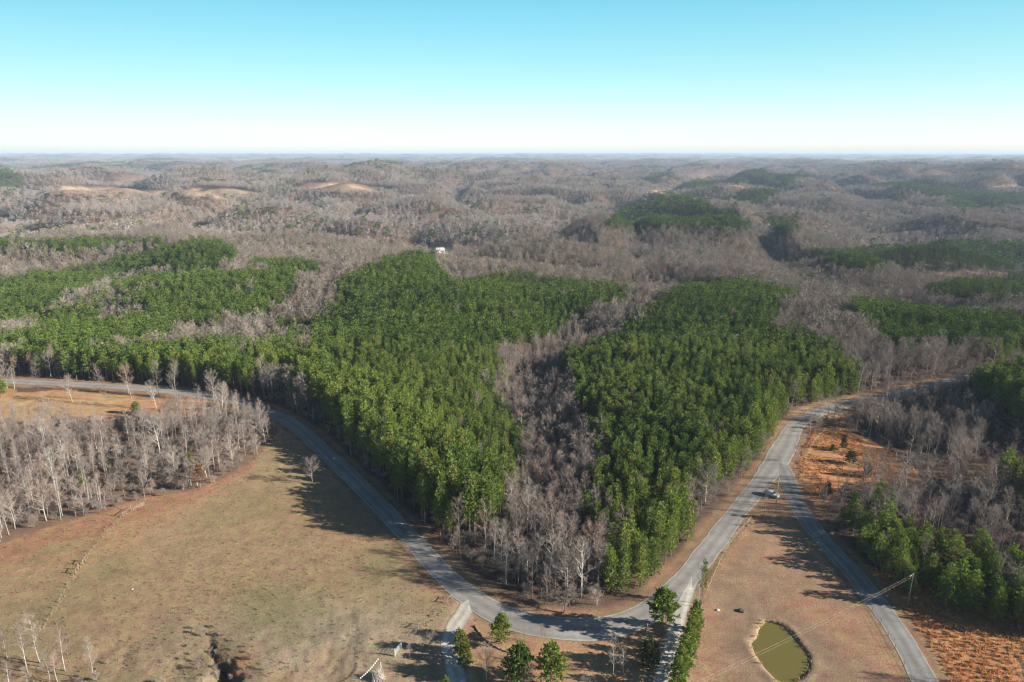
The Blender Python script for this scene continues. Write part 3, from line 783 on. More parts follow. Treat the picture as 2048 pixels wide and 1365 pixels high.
BARE_THIN = [bare('thin_bare_%s' % 'abc'[i], 340 + i, 13, .3, 1.9, 14, 4, 6, .032, .9, 1.1, r0=.10, mt=M_PALE, mc=M_TWIG_NEAR) for i in range(3)]
BARE_WHITE = [bare('white_bare_%s' % 'ab'[i], 350 + i, 16, .26, 4.8, 16, 6, 7, .048, 1.1, .9, mt=M_WHITE, mc=M_TWIGPALE, r0=.2) for i in range(2)]
SHRUB = [bare('shrub_%s' % 'ab'[i], 360 + i, 4.0, .1, 1.6, 18, 5, 7, .034, .7, 1.0, stems=5, r0=.04, mc=M_TWIG_NEAR) for i in range(2)]
BARE_MID = [bare('mid_bare_%s' % 'abcde'[i], 380 + i, 14.5, [.3, .38, .28, .34, .25][i], [3.9, 3.3, 4.4, 3.6, 4.6][i], 13, 5, 5, .11, 1.25, [.9, 1.1, .7, .9, .6][i], sub=1, mt=M_DIM, limbs_pale=False, r0=.12) for i in range(5)]
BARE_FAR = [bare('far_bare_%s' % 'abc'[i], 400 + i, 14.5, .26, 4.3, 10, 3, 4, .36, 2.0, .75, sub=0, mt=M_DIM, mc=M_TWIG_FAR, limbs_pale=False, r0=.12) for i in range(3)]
RUST = [bare('rust_tree', 420, 9, .2, 3.0, 16, 6, 6, .03, .7, .9, mc=M_RUST, sub=0, leaf=5)]
CEDAR = [pine('cedar', 430, 7.5, .14, 2.8, 12, 8, 6, 6, .5, .7, mc=M_CEDAR)]
YLEAF = [pine('yellow_green_tree', 440, 6.5, .08, 1.9, 12, 7, 5, 7, .5, .7, mc=M_YELLOWLEAF)]

# ------------------------------------------------------------------ instanced masses (kind = stuff)
def scatter_object(name, label, cat, pts, rotz, scl, idx, meshes, tilt=0.0):
    src = bpy.data.collections.new(name + '_sources')
    for i, me in enumerate(meshes):
        src.objects.link(bpy.data.objects.new('%s_source_%02d' % (name, i), me))
    me = bpy.data.meshes.new(name)
    n = len(pts)
    me.vertices.add(n); me.vertices.foreach_set('co', np.asarray(pts, np.float32).ravel())
    a = me.attributes.new('rot', 'FLOAT_VECTOR', 'POINT'); rr = np.zeros((n, 3), np.float32); rr[:, 2] = rotz
    rr[:, :2] = RNG.normal(0, tilt, (n, 2)); a.data.foreach_set('vector', rr.ravel())
    a = me.attributes.new('scl', 'FLOAT_VECTOR', 'POINT'); a.data.foreach_set('vector', np.asarray(scl, np.float32).ravel())
    a = me.attributes.new('idx', 'INT', 'POINT'); a.data.foreach_set('value', np.asarray(idx, np.int32))
    me.update()
    o = link(name, me)
    g = bpy.data.node_groups.new(name + '_nodes', 'GeometryNodeTree')
    g.interface.new_socket('Geometry', in_out='INPUT', socket_type='NodeSocketGeometry')
    g.interface.new_socket('Geometry', in_out='OUTPUT', socket_type='NodeSocketGeometry')
    gi = g.nodes.new('NodeGroupInput'); go = g.nodes.new('NodeGroupOutput')
    ci = g.nodes.new('GeometryNodeCollectionInfo'); ci.inputs['Collection'].default_value = src
    ci.inputs['Separate Children'].default_value = True; ci.inputs['Reset Children'].default_value = True
    ip = g.nodes.new('GeometryNodeInstanceOnPoints'); ip.inputs['Pick Instance'].default_value = True
    def na(nm, ty):
        x = g.nodes.new('GeometryNodeInputNamedAttribute'); x.data_type = ty; x.inputs['Name'].default_value = nm
        return x.outputs['Attribute']
    g.links.new(gi.outputs[0], ip.inputs['Points']); g.links.new(ci.outputs[0], ip.inputs['Instance'])
    g.links.new(na('idx', 'INT'), ip.inputs['Instance Index'])
    e2r = g.nodes.new('FunctionNodeEulerToRotation'); g.links.new(na('rot', 'FLOAT_VECTOR'), e2r.inputs[0]); g.links.new(e2r.outputs[0], ip.inputs['Rotation'])
    g.links.new(na('scl', 'FLOAT_VECTOR'), ip.inputs['Scale']); g.links.new(ip.outputs[0], go.inputs[0])
    md = o.modifiers.new('scatter', 'NODES'); md.node_group = g
    return tag(o, label, cat, kind='stuff')

def jitter_grid(r0, r1, step, half=44.0, jit=0.42):
    """points on a jittered grid of the given step inside a sector round the camera"""
    n = int(r1 / step) + 2
    xs = np.arange(-n, n + 1) * step; ys = np.arange(int(-0.05 * r1 / step), n + 1) * step
    X, Y = np.meshgrid(xs, ys); X = X + 0.5 * step * (np.arange(len(ys)) % 2)[:, None]
    x = X.ravel() + RNG.uniform(-jit, jit, X.size) * step; y = Y.ravel() + RNG.uniform(-jit, jit, X.size) * step
    r = np.hypot(x, y); a = np.degrees(np.arctan2(x, y))
    m = (r >= r0) & (r < r1) & (np.abs(a) < half)
    return x[m], y[m]

def classify(x, y, lift=8.0):
    z = terrain(x, y)
    u, v, d = project(x, y, z); uc, vc, dc = project(x, y, z + lift)
    ok = d > 20
    rd = road_dist(x, y)
    open_ = any_in(OPEN_NEAR, u, v) & (d < 480)
    farfield = any_in(FIELD_FAR, u, v) & (d > 480)
    k = F / np.maximum(dc, 60)
    ue = uc + k * (5 * fbm(x, y, 26, 2, 131) + RNG.normal(0, 1.6, len(x))); ve = vc + k * .4 * (5 * fbm(x, y, 26, 2, 132) + RNG.normal(0, 1.6, len(x)))
    pin = any_in(PINES, ue, ve) & ok
    east = inside(P_EAST, uc, vc) & ok
    return z, u, v, uc, vc, d, rd, open_ | farfield, pin, east

pine_pts = []   # x, y, z, height, kind   (near ones; become individuals or near mass)
bare_pts = []
def near_trees():
    # pines on a tight plantation grid
    x, y = jitter_grid(95, 640, 3.1, 46)
    z, u, v, uc, vc, d, rd, op, pin, east = classify(x, y)
    row = inside(P_ROW, uc, vc)
    n = fbm(x, y, 40, 2, 71)
    keep = (pin | (east & (n > -0.02))) & (rd > 3.2) & ~(op & ~row)
    keep &= ~(row & (RNG.random(len(x)) < 0.3))
    keep &= RNG.random(len(x)) > 0.05
    patchy = (uc < 620) & (fbm(x, y, 42, 3, 171) > .36)
    keep &= ~(patchy & (RNG.random(len(x)) < .85))
    hh = 13.2 + 1.8 * n + RNG.normal(0, 1.25, len(x)); hh = np.where(row, 9.4 + RNG.normal(0, 1.6, len(x)), hh)
    left = inside(P_LEFT, uc, vc)
    hh = np.where((rd < 32) & left & (uc > 600), hh + 3.6, hh); hh = np.where(east, hh + 1, hh)
    hh = np.where(rd < 7, hh * RNG.uniform(.75, 1.0, len(x)), hh)
    edge = (rd < 10) & (uc > 1110) & ~row & ~east & (RNG.random(len(x)) < .8)
    P = np.stack([x, y, z, hh, row * 1.0 + edge * 2.0], 1)[keep]
    # bare trees
    x, y = jitter_grid(95, 640, 3.8, 46)
    z, u, v, uc, vc, d, rd, op, pin, east = classify(x, y, 9.0)
    wl = inside(WOOD_L, u, v); we = inside(WOOD_E, u, v); tri = inside(OPEN_TRI, u, v)
    row = inside(P_ROW, uc, vc)
    n = fbm(x, y, 30, 2, 72)
    rn = RNG.random(len(x))
    p = np.where(pin, 0.022, np.where(east, np.where(n > -0.12, .12, .8), 0.86))
    p = np.where(row, .25, p); p = np.where(pin & (uc < 620) & (fbm(x, y, 42, 3, 171) > .36), .75, p)
    p = np.where(wl, 0.76 + 0.8 * n - .35 * smooth(880, 835, v), p); p = np.where(we & ~east, 0.42 + .5 * n, p); p = np.where(tri, 0.07, p)
    lfar = inside(OPEN_LFAR, u, v); p = np.where(lfar, .03, np.where(op, 0, p))
    edge = (u > 1560) & (u < 1720) & (v > 960) & (v < 1080) & ~op
    p = np.where(edge, .9, p)
    keep = (rn < p) & (rd > np.where((v < 800) & (u < 1000), 4.5, 2.6)) & (d > 20)
    hh = 13.5 + 2.5 * n + RNG.normal(0, 1.8, len(x))
    hh = np.where(wl, 11 + RNG.normal(0, 2.2, len(x)), hh); hh = np.where(tri, 5.5 + RNG.normal(0, 1.5, len(x)), np.where(edge, 7.5 + RNG.normal(0, 1.5, len(x)), hh))
    gul = seg_dist(x, y, GULLY_W) < 40
    hh = np.where(rd < 6, hh * RNG.uniform(.4, .95, len(x)), hh)
    hh = np.where(pin, hh * .95, hh); hh = np.where(gul & (rd > 8), hh + .5, hh)
    kind = np.zeros(len(x), int)
    r2 = RNG.random(len(x))
    kind = np.where(r2 < .12, 1, kind)            # round crown
    kind = np.where((wl & (r2 > .3)) | (tri | edge), 2, kind)   # thin
    kind = np.where((r2 > .97), 3, kind)          # white barked
    B = np.stack([x, y, z, np.clip(hh, 3.5, 19), kind, gul * 1.0 + wl * 2 + we * 4], 1)[keep]
    return P, B
P, B = near_trees()

# roadside row and other single trees, read off the photograph: base pixel, top row
def hero_h(u, v, vtop):
    p = unproject(u, v); d = p.y * CP - (p.z - H) * SP
    # height whose top lands on row vtop
    k = (682.5 - vtop) / F
    hgt = ((k * d0(p) + p.y * SP - H * CP * 1) if False else 0)
    lo, hi = 0.5, 40
    for _ in range(30):
        m = .5 * (lo + hi); _, vv, _ = project(np.array(p.x), np.array(p.y), np.array(p.z + m))
        if vv > vtop: lo = m
        else: hi = m
    return p, m

HEROES = [  # kind, geometry list, index, (u, v, vtop), label, category, width factor
    ('pine_tree', PINE_OPEN, 0, (1003, 1288, 1224), 'round-crowned green pine on the lawn above the low stone edging by the road bend', 'pine', 1.0),
    ('pine_tree', PINE_OPEN, 1, (1039, 1374, 1286), 'dark green broad pine at the lower edge, left of its lighter twin', 'pine', 1.0),
    ('pine_tree', PINE_OPEN, 0, (1101, 1370, 1281), 'light green full pine at the lower edge, right of the dark broad pine', 'pine', 1.0),
    ('pine_tree', PINE_OPEN, 2, (1321, 1270, 1170), 'tall pine with a bare lower trunk where the gravel track meets the road', 'pine', 1.0),
    ('pine_tree', PINE_HI, 3, (1404, 1208, 1117), 'slim pine beside the bare tree at the head of the gravel track', 'pine', .62),
    ('cedar_tree', CEDAR, 0, (1296, 1335, 1276), 'dark olive cedar on the dirt yard left of the gravel track', 'cedar', 1.0),
    ('evergreen_tree', YLEAF, 0, (922, 1308, 1257), 'yellow-green small tree right of the gravel driveway, upper of two', 'evergreen', 1.0),
    ('evergreen_tree', YLEAF, 0, (930, 1330, 1284), 'yellow-green small tree right of the gravel driveway, lower of two', 'evergreen', 1.1),
    ('evergreen_tree', YLEAF, 0, (893, 1385, 1352), 'small light green treetop at the lower edge left of the shaded driveway', 'evergreen', 1.0),
    ('bare_tree', BARE_ROUND, 0, (625, 968, 910), 'lone round-crowned leafless tree in the left field near the road', 'bare tree', 1.0),
    ('rust_leaved_tree', RUST, 0, (402, 980, 925), 'tree with rust brown leaves at the edge of the left field', 'tree', 1.0),
    ('bare_tree', SHRUB, 0, (857, 1302, 1256), 'multi-stemmed leafless small tree left of the gravel driveway', 'bare tree', 1.0),
    ('bare_tree', BARE_THIN, 0, (819, 1318, 1283), 'short leafless tree beside the farm gate', 'bare tree', 1.3),
    ('bare_tree', BARE_ROUND, 1, (1086, 1289, 1247), 'small pale leafless tree between the lawn pine and the road shade', 'bare tree', .6),
    ('bare_tree', BARE_ROUND, 0, (972, 1362, 1286), 'dark forked leafless tree left of the dark broad pine', 'bare tree', .85),
    ('bare_tree', BARE_ROUND, 1, (1058, 1385, 1318), 'grey leafless tree between the two lower pines', 'bare tree', .7),
    ('bare_tree', BARE_WHITE, 0, (1226, 1350, 1266), 'grey leafless yard tree, left of a smaller one by the cedar', 'bare tree', .7),
    ('bare_tree', BARE_THIN, 1, (1246, 1348, 1288), 'small leafless yard tree just left of the cedar', 'bare tree', 1.5),
    ('bare_tree', SHRUB, 1, (1172, 1385, 1350), 'low leafless bush at the lower edge of the shaded yard', 'shrub', 1.0),
    ('bare_tree', BARE_WHITE, 1, (1396, 1214, 1128), 'pale leafless tree at the head of the gravel track', 'bare tree', .6),
    ('bare_tree', BARE_THIN, 2, (1529, 1026, 985), 'small leafless tree in the grass triangle next to the parked car', 'bare tree', 1.2),
    ('bare_tree', BARE_WHITE, 0, (1100, 1172, 1058), 'big white-limbed leafless tree at the lower end of the gully, left of another', 'bare tree', 1.0),
    ('bare_tree', BARE_WHITE, 1, (1162, 1196, 1066), 'big white-limbed leafless tree at the lower end of the gully, right of another', 'bare tree', 1.0),
    ('bare_tree', BARE_WHITE, 1, (1012, 1170, 1080), 'white-limbed leafless tree at the roadside edge of the gully wood', 'bare tree', .8),
    ('bare_tree', SHRUB, 0, (1128, 1226, 1168), 'many-stemmed leafless shrub at the roadside tip of the gully wood', 'shrub', 1.4),
    ('bare_tree', BARE_HI, 4, (290, 1003, 940), 'leafless tree with a forked white trunk at the edge of the left field', 'bare tree', 1.0),
    ('bare_tree', BARE_ROUND, 1, (93, 1042, 952), 'spreading pale leafless tree at the edge of the left field, second from the photo edge', 'bare tree', 1.0),
    ('bare_tree', BARE_ROUND, 1, (30, 1058, 985), 'broad leafless tree where the field edge meets the left photo border', 'bare tree', 1.0),
    ('bare_tree', BARE_HI, 2, (148, 1010, 938), 'tall leafless tree with white limbs behind the field edge on the left', 'bare tree', 1.0),
    ('bare_tree', BARE_HI, 1, (225, 1012, 945), 'leaning pinkish leafless tree left of the short fence at the field edge', 'bare tree', 1.0),
    ('bare_tree', BARE_ROUND, 0, (1912, 968, 872), 'large rounded leafless tree standing before the dark eastern wood', 'bare tree', 1.0),
    ('bare_tree', BARE_ROUND, 1, (1935, 935, 868), 'large rounded leafless tree behind another before the dark eastern wood', 'bare tree', 1.0),
    ('bare_tree', BARE_HI, 3, (1832, 985, 918), 'slim pale leafless tree alone at the tip of the rust-coloured grass', 'bare tree', .8),
    ('bare_tree', BARE_HI, 5, (1985, 735, 668), 'tall forked leafless tree beside the far end of the road on the right', 'bare tree', 1.0),
    ('bare_tree', BARE_ROUND, 0, (2044, 1392, 1290), 'leafless bush-like tree in the rust-coloured grass at the lower right corner', 'bare tree', .8),
    ('evergreen_tree', YLEAF, 0, (273, 828, 802), 'yellow-green small tree at the top edge of the bare grove, behind a darker one', 'evergreen', 1.3),
    ('evergreen_tree', CEDAR, 0, (279, 857, 833), 'dark green small tree inside the bare grove, below a yellow-green one', 'evergreen', .9),
    ('evergreen_tree', YLEAF, 0, (379, 936, 904), 'bright yellow-green small tree beside the rust brown tree', 'evergreen', 1.0),
    ('evergreen_tree', CEDAR, 0, (219, 944, 914), 'dull green small tree in the middle of the bare grove', 'evergreen', .8),
    ('evergreen_tree', YLEAF, 0, (166, 975, 938), 'yellow-green slim tree near the field edge of the bare grove, right of a rounder one', 'evergreen', .8),
    ('evergreen_tree', YLEAF, 0, (99, 968, 942), 'yellow-green rounded small tree in the left part of the bare grove', 'evergreen', 1.3),
    ('evergreen_tree', CEDAR, 0, (25, 905, 880), 'green small tree near the left photo border in the bare grove', 'evergreen', .9),
    ('pine_tree', PINE_OPEN, 0, (2, 795, 750), 'broad pine cut by the left photo border below the far road', 'pine', 1.0),
    ('evergreen_tree', CEDAR, 0, (1686, 900, 868), 'narrow dark green cedar in the rust-coloured grass by the road curve', 'cedar', .6),
    ('evergreen_tree', CEDAR, 0, (1700, 928, 900), 'wide olive green bush in the rust-coloured grass by the road curve', 'evergreen', 1.2),
    ('evergreen_tree', YLEAF, 0, (1665, 902, 888), 'small yellow bush in the rust-coloured grass left of the narrow cedar', 'bush', 1.2),
    ('evergreen_tree', YLEAF, 0, (1733, 955, 922), 'yellow-green young tree at the lower edge of the rust-coloured grass', 'evergreen', .9),
    ('evergreen_tree', CEDAR, 0, (1655, 992, 962), 'blue-green young tree in the thicket right of the side road', 'evergreen', .7),
    ('bare_tree', BARE_ROUND, 1, (15, 778, 722), 'leafless tree on the verge of the left road, nearest the photo border', 'bare tree', .9),
    ('bare_tree', BARE_HI, 0, (200, 785, 722), 'upright leafless tree on the verge of the left road, first in its row', 'bare tree', .9),
    ('bare_tree', BARE_ROUND, 0, (257, 787, 724), 'rounded leafless tree on the verge of the left road, second in its row', 'bare tree', .8),
    ('bare_tree', BARE_HI, 5, (318, 793, 716), 'tall leafless tree on the verge of the left road, third in its row', 'bare tree', 1.0),
    ('bare_tree', BARE_HI, 3, (357, 798, 714), 'tall leafless tree on the verge of the left road, fourth in its row', 'bare tree', 1.0),
    ('bare_tree', BARE_ROUND, 1, (428, 802, 735), 'leafless tree on the verge where the left road enters shade', 'bare tree', .9),
]
ROWPX = [(1390, 1262, 1200), (1386, 1280, 1218), (1380, 1300, 1230), (1375, 1320, 1250), (1368, 1342, 1268), (1360, 1362, 1288), (1352, 1384, 1310)]
POLES = [(15, 1318, 1246), (55, 1345, 1239), (80, 1326, 1222), (99, 1366, 1290), (130, 1342, 1250), (187, 1359, 1270), (115, 1364, 1300), (20, 1375, 1320), (62, 1395, 1330)]

def place_tree(name, geo, p, sx, sz, rz, label, cat, group=None):
    e = bpy.data.objects.new(name, None); e.empty_display_size = .5
    COL.objects.link(e); e.location = p; e.rotation_euler = (0, 0, rz); e.scale = (sx, sx, sz)
    tag(e, label, cat, group)
    for nm, me in (('trunk', geo.trunk), ('crown', geo.crown)):
        o = bpy.data.objects.new(nm, me); COL.objects.link(o); o.parent = e
    return e
HMESH = {}
def top_of(geo):
    if geo.name not in HMESH: HMESH[geo.name] = max(v.co.z for v in geo.crown.vertices)
    return HMESH[geo.name]

hero_xy = []
for name, lst, i, px, label, cat, wf in HEROES:
    p, hgt = hero_h(*px); g = lst[i]; s = hgt / top_of(g)
    place_tree(name, g, p, s * wf, s, random.uniform(0, 6.28), label, cat)
    hero_xy.append((p.x, p.y, 2.5))
for k, px in enumerate(ROWPX):
    p, hgt = hero_h(*px); g = PINE_ROW[k % 3]; s = hgt / top_of(g)
    where = ['topmost of', 'second from the top of', 'third from the top of', 'in the middle of', 'third from the bottom of', 'second from the bottom of', 'lowest of'][k]
    place_tree('pine_tree', g, p, s * 1.05, s, random.uniform(0, 6.28), 'light green young pine %s the row beside the gravel track' % where, 'pine', 'young pines in a row beside the gravel track')
for k, px in enumerate(POLES):
    p, hgt = hero_h(*px); g = BARE_THIN[k % 3]; s = hgt / top_of(g)
    place_tree('bare_tree', g, p, s * 1.3, s, random.uniform(0, 6.28), 'slender white-trunked leafless tree in the clump at the lower left corner', 'bare tree', 'white-trunked trees at the lower left corner')

# the 300 pines and 300 bare trees that show largest become individuals, the rest one mass of each
def in_frame(A):
    u, v, d = project(A[:, 0], A[:, 1], A[:, 2] + A[:, 3] * .75)
    return (u > 5) & (u < 2043) & (v < 1360), u, v, d

def split(A, n):
    ok, u, v, d = in_frame(A)
    size = A[:, 3] / d * ok
    o = np.argsort(-size)
    sel = np.zeros(len(A), bool); sel[o[:n]] = True
    sel &= ok
    return sel
HX = np.array(hero_xy)
def clear_of_heroes(A):
    m = np.ones(len(A), bool)
    for x, y, r in HX: m &= np.hypot(A[:, 0] - x, A[:, 1] - y) > r
    return m
P = P[clear_of_heroes(P)]; B = B[clear_of_heroes(B)]
N_PINE = 300 - 6 - len(ROWPX); N_BARE = 300 - 32 - len(POLES)
ps = split(P, N_PINE); bs = split(B, N_BARE)

def warm_mask(A):
    return 0.9 * fbm(A[:, 0], A[:, 1], 55, 3, 141) + RNG.normal(0, .16, len(A)) + np.where(A[:, 0] < 15, .16, -.10) > 0.0  # random warmth, plus a left bias standing in for the sunnier slope
def pine_geo(A):
    q = int(hash2(A[:, 0] * 10, A[:, 1] * 10, 3)[0] * 5.999)
    if A[0, 4] > 0: return [(PINE_BELT if A[0, 4] < 1.5 else PINE_EDGE)[q % 3]]
    return [(PINE_WARM if warm_mask(A)[0] else PINE_HI)[q]]
def words_h(h, lo, hi, a, b, c): return a if h > hi else (c if h < lo else b)
_, U, V, D = in_frame(P)
for i in np.nonzero(ps)[0]:
    x, y, z, h = P[i, :4]
    g = pine_geo(P[i:i + 1])[0]; s = h / top_of(g)
    if inside(P_ROW, U[i], V[i]): place, grp = 'in the pine belt beside the side road', 'pines in the belt by the side road'
    elif inside(P_EAST, U[i], V[i]): place, grp = 'in the dark wood at the right border', 'pines of the eastern wood'
    elif U[i] < 1110: place, grp = 'the plantation left of the bare gully', 'pines of the left plantation'
    else: place, grp = 'the plantation right of the bare gully', 'pines of the right plantation'
    r = float(road_dist(np.array([x]), np.array([y]), 'AB')[0])
    if grp.endswith('plantation'): place = ('at the roadside edge of ' if r < 10 else ('near the roadside edge of ' if r < 24 else 'deep inside ')) + place
    w = words_h(h, 11.5, 14.6, 'tall', 'middle-sized', 'short')
    place_tree('pine_tree', g, (x, y, z), s * random.uniform(.9, 1.15), s, random.uniform(0, 6.28), '%s green pine %s' % (w, place), 'pine', grp)
_, U, V, D = in_frame(B)
for i in np.nonzero(bs)[0]:
    x, y, z, h, k, zone = B[i]
    lst = [BARE_HI, BARE_ROUND, BARE_THIN, BARE_WHITE][int(k)]
    g = random.choice(SHRUB if h < 5 else lst); s = h / top_of(g)
    look = ['tall grey leafless tree', 'round-crowned leafless tree', 'thin pale-trunked leafless tree', 'white-limbed leafless tree'][int(k)]
    if h < 5: look = 'low many-stemmed leafless shrub'
    zone = int(zone)
    if zone & 2: place, grp = 'in the open wood above the left field', 'leafless trees above the left field'
    elif zone & 4: place, grp = 'in the shaded wood right of the rust-coloured grass', 'leafless trees of the eastern wood'
    elif zone & 1: place, grp = 'in the gully between the two pine plantations', 'leafless trees in the gully'
    elif U[i] > 1560: place, grp = 'in the thicket beside the side road', 'leafless trees beside the side road'
    elif U[i] > 1230: place, grp = 'at the road edge of the right plantation', 'leafless trees edging the right plantation'
    else: place, grp = 'at the road edge of the left plantation', 'leafless trees edging the left plantation'
    wf = s if h >= 5 else s * 1.2
    place_tree('bare_tree', g, (x, y, z), wf * random.uniform(.85, 1.15), s, random.uniform(0, 6.28), '%s %s' % (look, place), 'bare tree', grp)

def rest():
    Pr, Br = P[~ps], B[~bs]
    pp, pr, pscl, pi = [], [], [], []
    allp = PINE_HI + PINE_MID + PINE_FAR + PINE_WARM + PINE_MIDWARM + PINE_BELT + PINE_EDGE
    meshes_p = [g.joint for g in allp]; tops_p = [top_of(g) for g in allp]
    meshes_b = [g.joint for g in BARE_HI + BARE_ROUND + BARE_THIN + BARE_WHITE + BARE_MID + BARE_FAR]
    tops_b = [top_of(g) for g in BARE_HI + BARE_ROUND + BARE_THIN + BARE_WHITE + BARE_MID + BARE_FAR]
    d = np.hypot(Pr[:, 0], Pr[:, 1])
    wm = warm_mask(Pr)
    idx = np.where(d < 340, RNG.integers(0, 6, len(Pr)) + 13 * wm, RNG.integers(6, 10, len(Pr)) + 13 * wm); idx = np.where(Pr[:, 4] > 0, RNG.integers(23, 26, len(Pr)) + 3 * (Pr[:, 4] > 1.5), idx)
    s = Pr[:, 3] / np.array(tops_p)[idx]; w = s * RNG.uniform(.9, 1.2, len(Pr))
    PP = [(Pr[:, :3], idx, np.stack([w, w, s], 1))]
    d = np.hypot(Br[:, 0], Br[:, 1]); k = Br[:, 4].astype(int)
    nb = RNG.random(len(Br))
    hi = np.choose(k, [(nb * 6).astype(int), 6 + (nb * 2).astype(int), 8 + (nb * 3).astype(int), 11 + (nb * 2).astype(int)])
    idx = np.where(d < 380, hi, 13 + (nb * 5).astype(int))
    s = Br[:, 3] / np.array(tops_b)[idx]; w = s * RNG.uniform(.85, 1.2, len(Br))
    BB = [(Br[:, :3], idx, np.stack([w, w, s], 1))]
    # middle distance
    for r0, r1, step, mid in ((640, 1050, 6.0, True), (1050, 2900, 9.0, False)):
        x, y = jitter_grid(r0, r1, step, 43)
        z, u, v, uc, vc, dd, rd, op, pin, east = classify(x, y, 10.0)
        n = fbm(x, y, 160, 3, 81)
        if not mid: pin = pin | ((fbm(x, y, 420, 3, 83) > .42) & (dd > 1500))
        stray = (RNG.random(len(x)) < 0.035 + .10 * (n > .35))
        pm = (pin | stray) & ~op
        bm = ~pin & ~stray & ~op & (RNG.random(len(x)) < .93)
        m = pm
        idx = RNG.integers(6, 10, m.sum()) if mid else RNG.integers(10, 13, m.sum())
        hh = (13 + RNG.normal(0, 1.3, m.sum())) * (1.0 if mid else 1.1); s = hh / np.array(tops_p)[idx]; w = s * RNG.uniform(1.1, 1.4, m.sum()) * (1.15 if mid else 1.35)
        PP.append((np.stack([x, y, z], 1)[m], idx, np.stack([w, w, s], 1)))
        if mid:   # denser planting inside the far plantations
            x2, y2 = jitter_grid(r0, r1, 5.0, 43); z2, _, _, _, _, _, _, op2, pin2, _ = classify(x2, y2, 10.0); q = pin2 & ~op2
            idx = RNG.integers(6, 10, q.sum()) + 13 * warm_mask(np.stack([x2, y2], 1)[q]); s = (13 + RNG.normal(0, 1.3, q.sum())) / np.array(tops_p)[idx]; w = s * RNG.uniform(1., 1.25, q.sum())
            PP.append((np.stack([x2, y2, z2], 1)[q], idx, np.stack([w, w, s], 1)))
        m = bm
        idx = RNG.integers(13, 18, m.sum()) if mid else RNG.integers(18, 21, m.sum())
        hh = 14 + 1.5 * n[m] + RNG.normal(0, 1.8, m.sum()); s = hh / np.array(tops_b)[idx]; w = s * RNG.uniform(.95, 1.3, m.sum()) * (1.1 if mid else 1.3)
        BB.append((np.stack([x, y, z], 1)[m], idx, np.stack([w, w, s], 1)))
    # far woods: bigger clumps of crowns
    x, y = jitter_grid(2900, 9000, 27, 42)
    z, u, v, uc, vc, dd, rd, op, pin, east = classify(x, y, 10.0)
    pm = (fbm(x, y, 520, 3, 85) > .36) | (RNG.random(len(x)) < .04)
    for m, lst, lo, hi, tops in ((pm & ~op, PP, 10, 13, tops_p), (~pm & ~op, BB, 18, 21, tops_b)):
        idx = RNG.integers(lo, hi, m.sum()); s = RNG.uniform(13, 17, m.sum()) / np.array(tops)[idx]; w = s * RNG.uniform(2.6, 3.6, m.sum())
        lst.append((np.stack([x, y, z], 1)[m], idx, np.stack([w, w, s], 1)))
    for nm, lab, cat, L, ms in (('pine_forest', 'mass of green pines of the plantations and far woods', 'forest', PP, meshes_p), ('bare_forest', 'mass of leafless grey-brown trees over the hills to the horizon', 'forest', BB, meshes_b)):
        pts = np.vstack([a for a, _, _ in L]); idx = np.concatenate([b for _, b, _ in L]); sc = np.vstack([c for _, _, c in L])
        print(nm, len(pts))
        scatter_object(nm, lab, cat, pts, RNG.uniform(0, 6.28, len(pts)), sc, idx, ms, 0.03)
rest()

def underbrush():
    x, y = jitter_grid(100, 420, 2.7, 46)
    z, u, v, uc, vc, d, rd, op, pin, east = classify(x, y, 2.0)
    wl = inside(WOOD_L, u, v)
    we = inside(WOOD_E, u, v)
    m = ~op & ~pin & (rd > 4.0) & (RNG.random(len(x)) < np.where(east, .2, np.where(wl, .6, np.where(we, .3, .75)))) & ~inside(OPEN_TRI, u, v) & ~((v < 800) & (u < 1000))
    hd = seg_dist(x, y, [tuple(p) for p in HOLLOW] + [tuple(HOLLOW[0])]); rgx, rgy = SINK[4]
    m |= ((hd < 3.0) | inside(HOLLOW, x, y)) & (RNG.random(len(x)) < .9)
    m |= (np.hypot((x - rgx) / 22, (y - rgy) / 9) < 1) & (RNG.random(len(x)) < .10)
    k = m.sum(); s = RNG.uniform(.35, 1.0, k); s = np.where(op[m], s * .45, s)
    scatter_object('underbrush', 'leafless grey-brown brush between the trunks of the bare woods', 'brush', np.stack([x, y, z], 1)[m], RNG.uniform(0, 6.28, k), np.stack([s * 1.2, s * 1.2, s], 1), RNG.integers(0, 2, k), [g.joint for g in SHRUB])
underbrush()

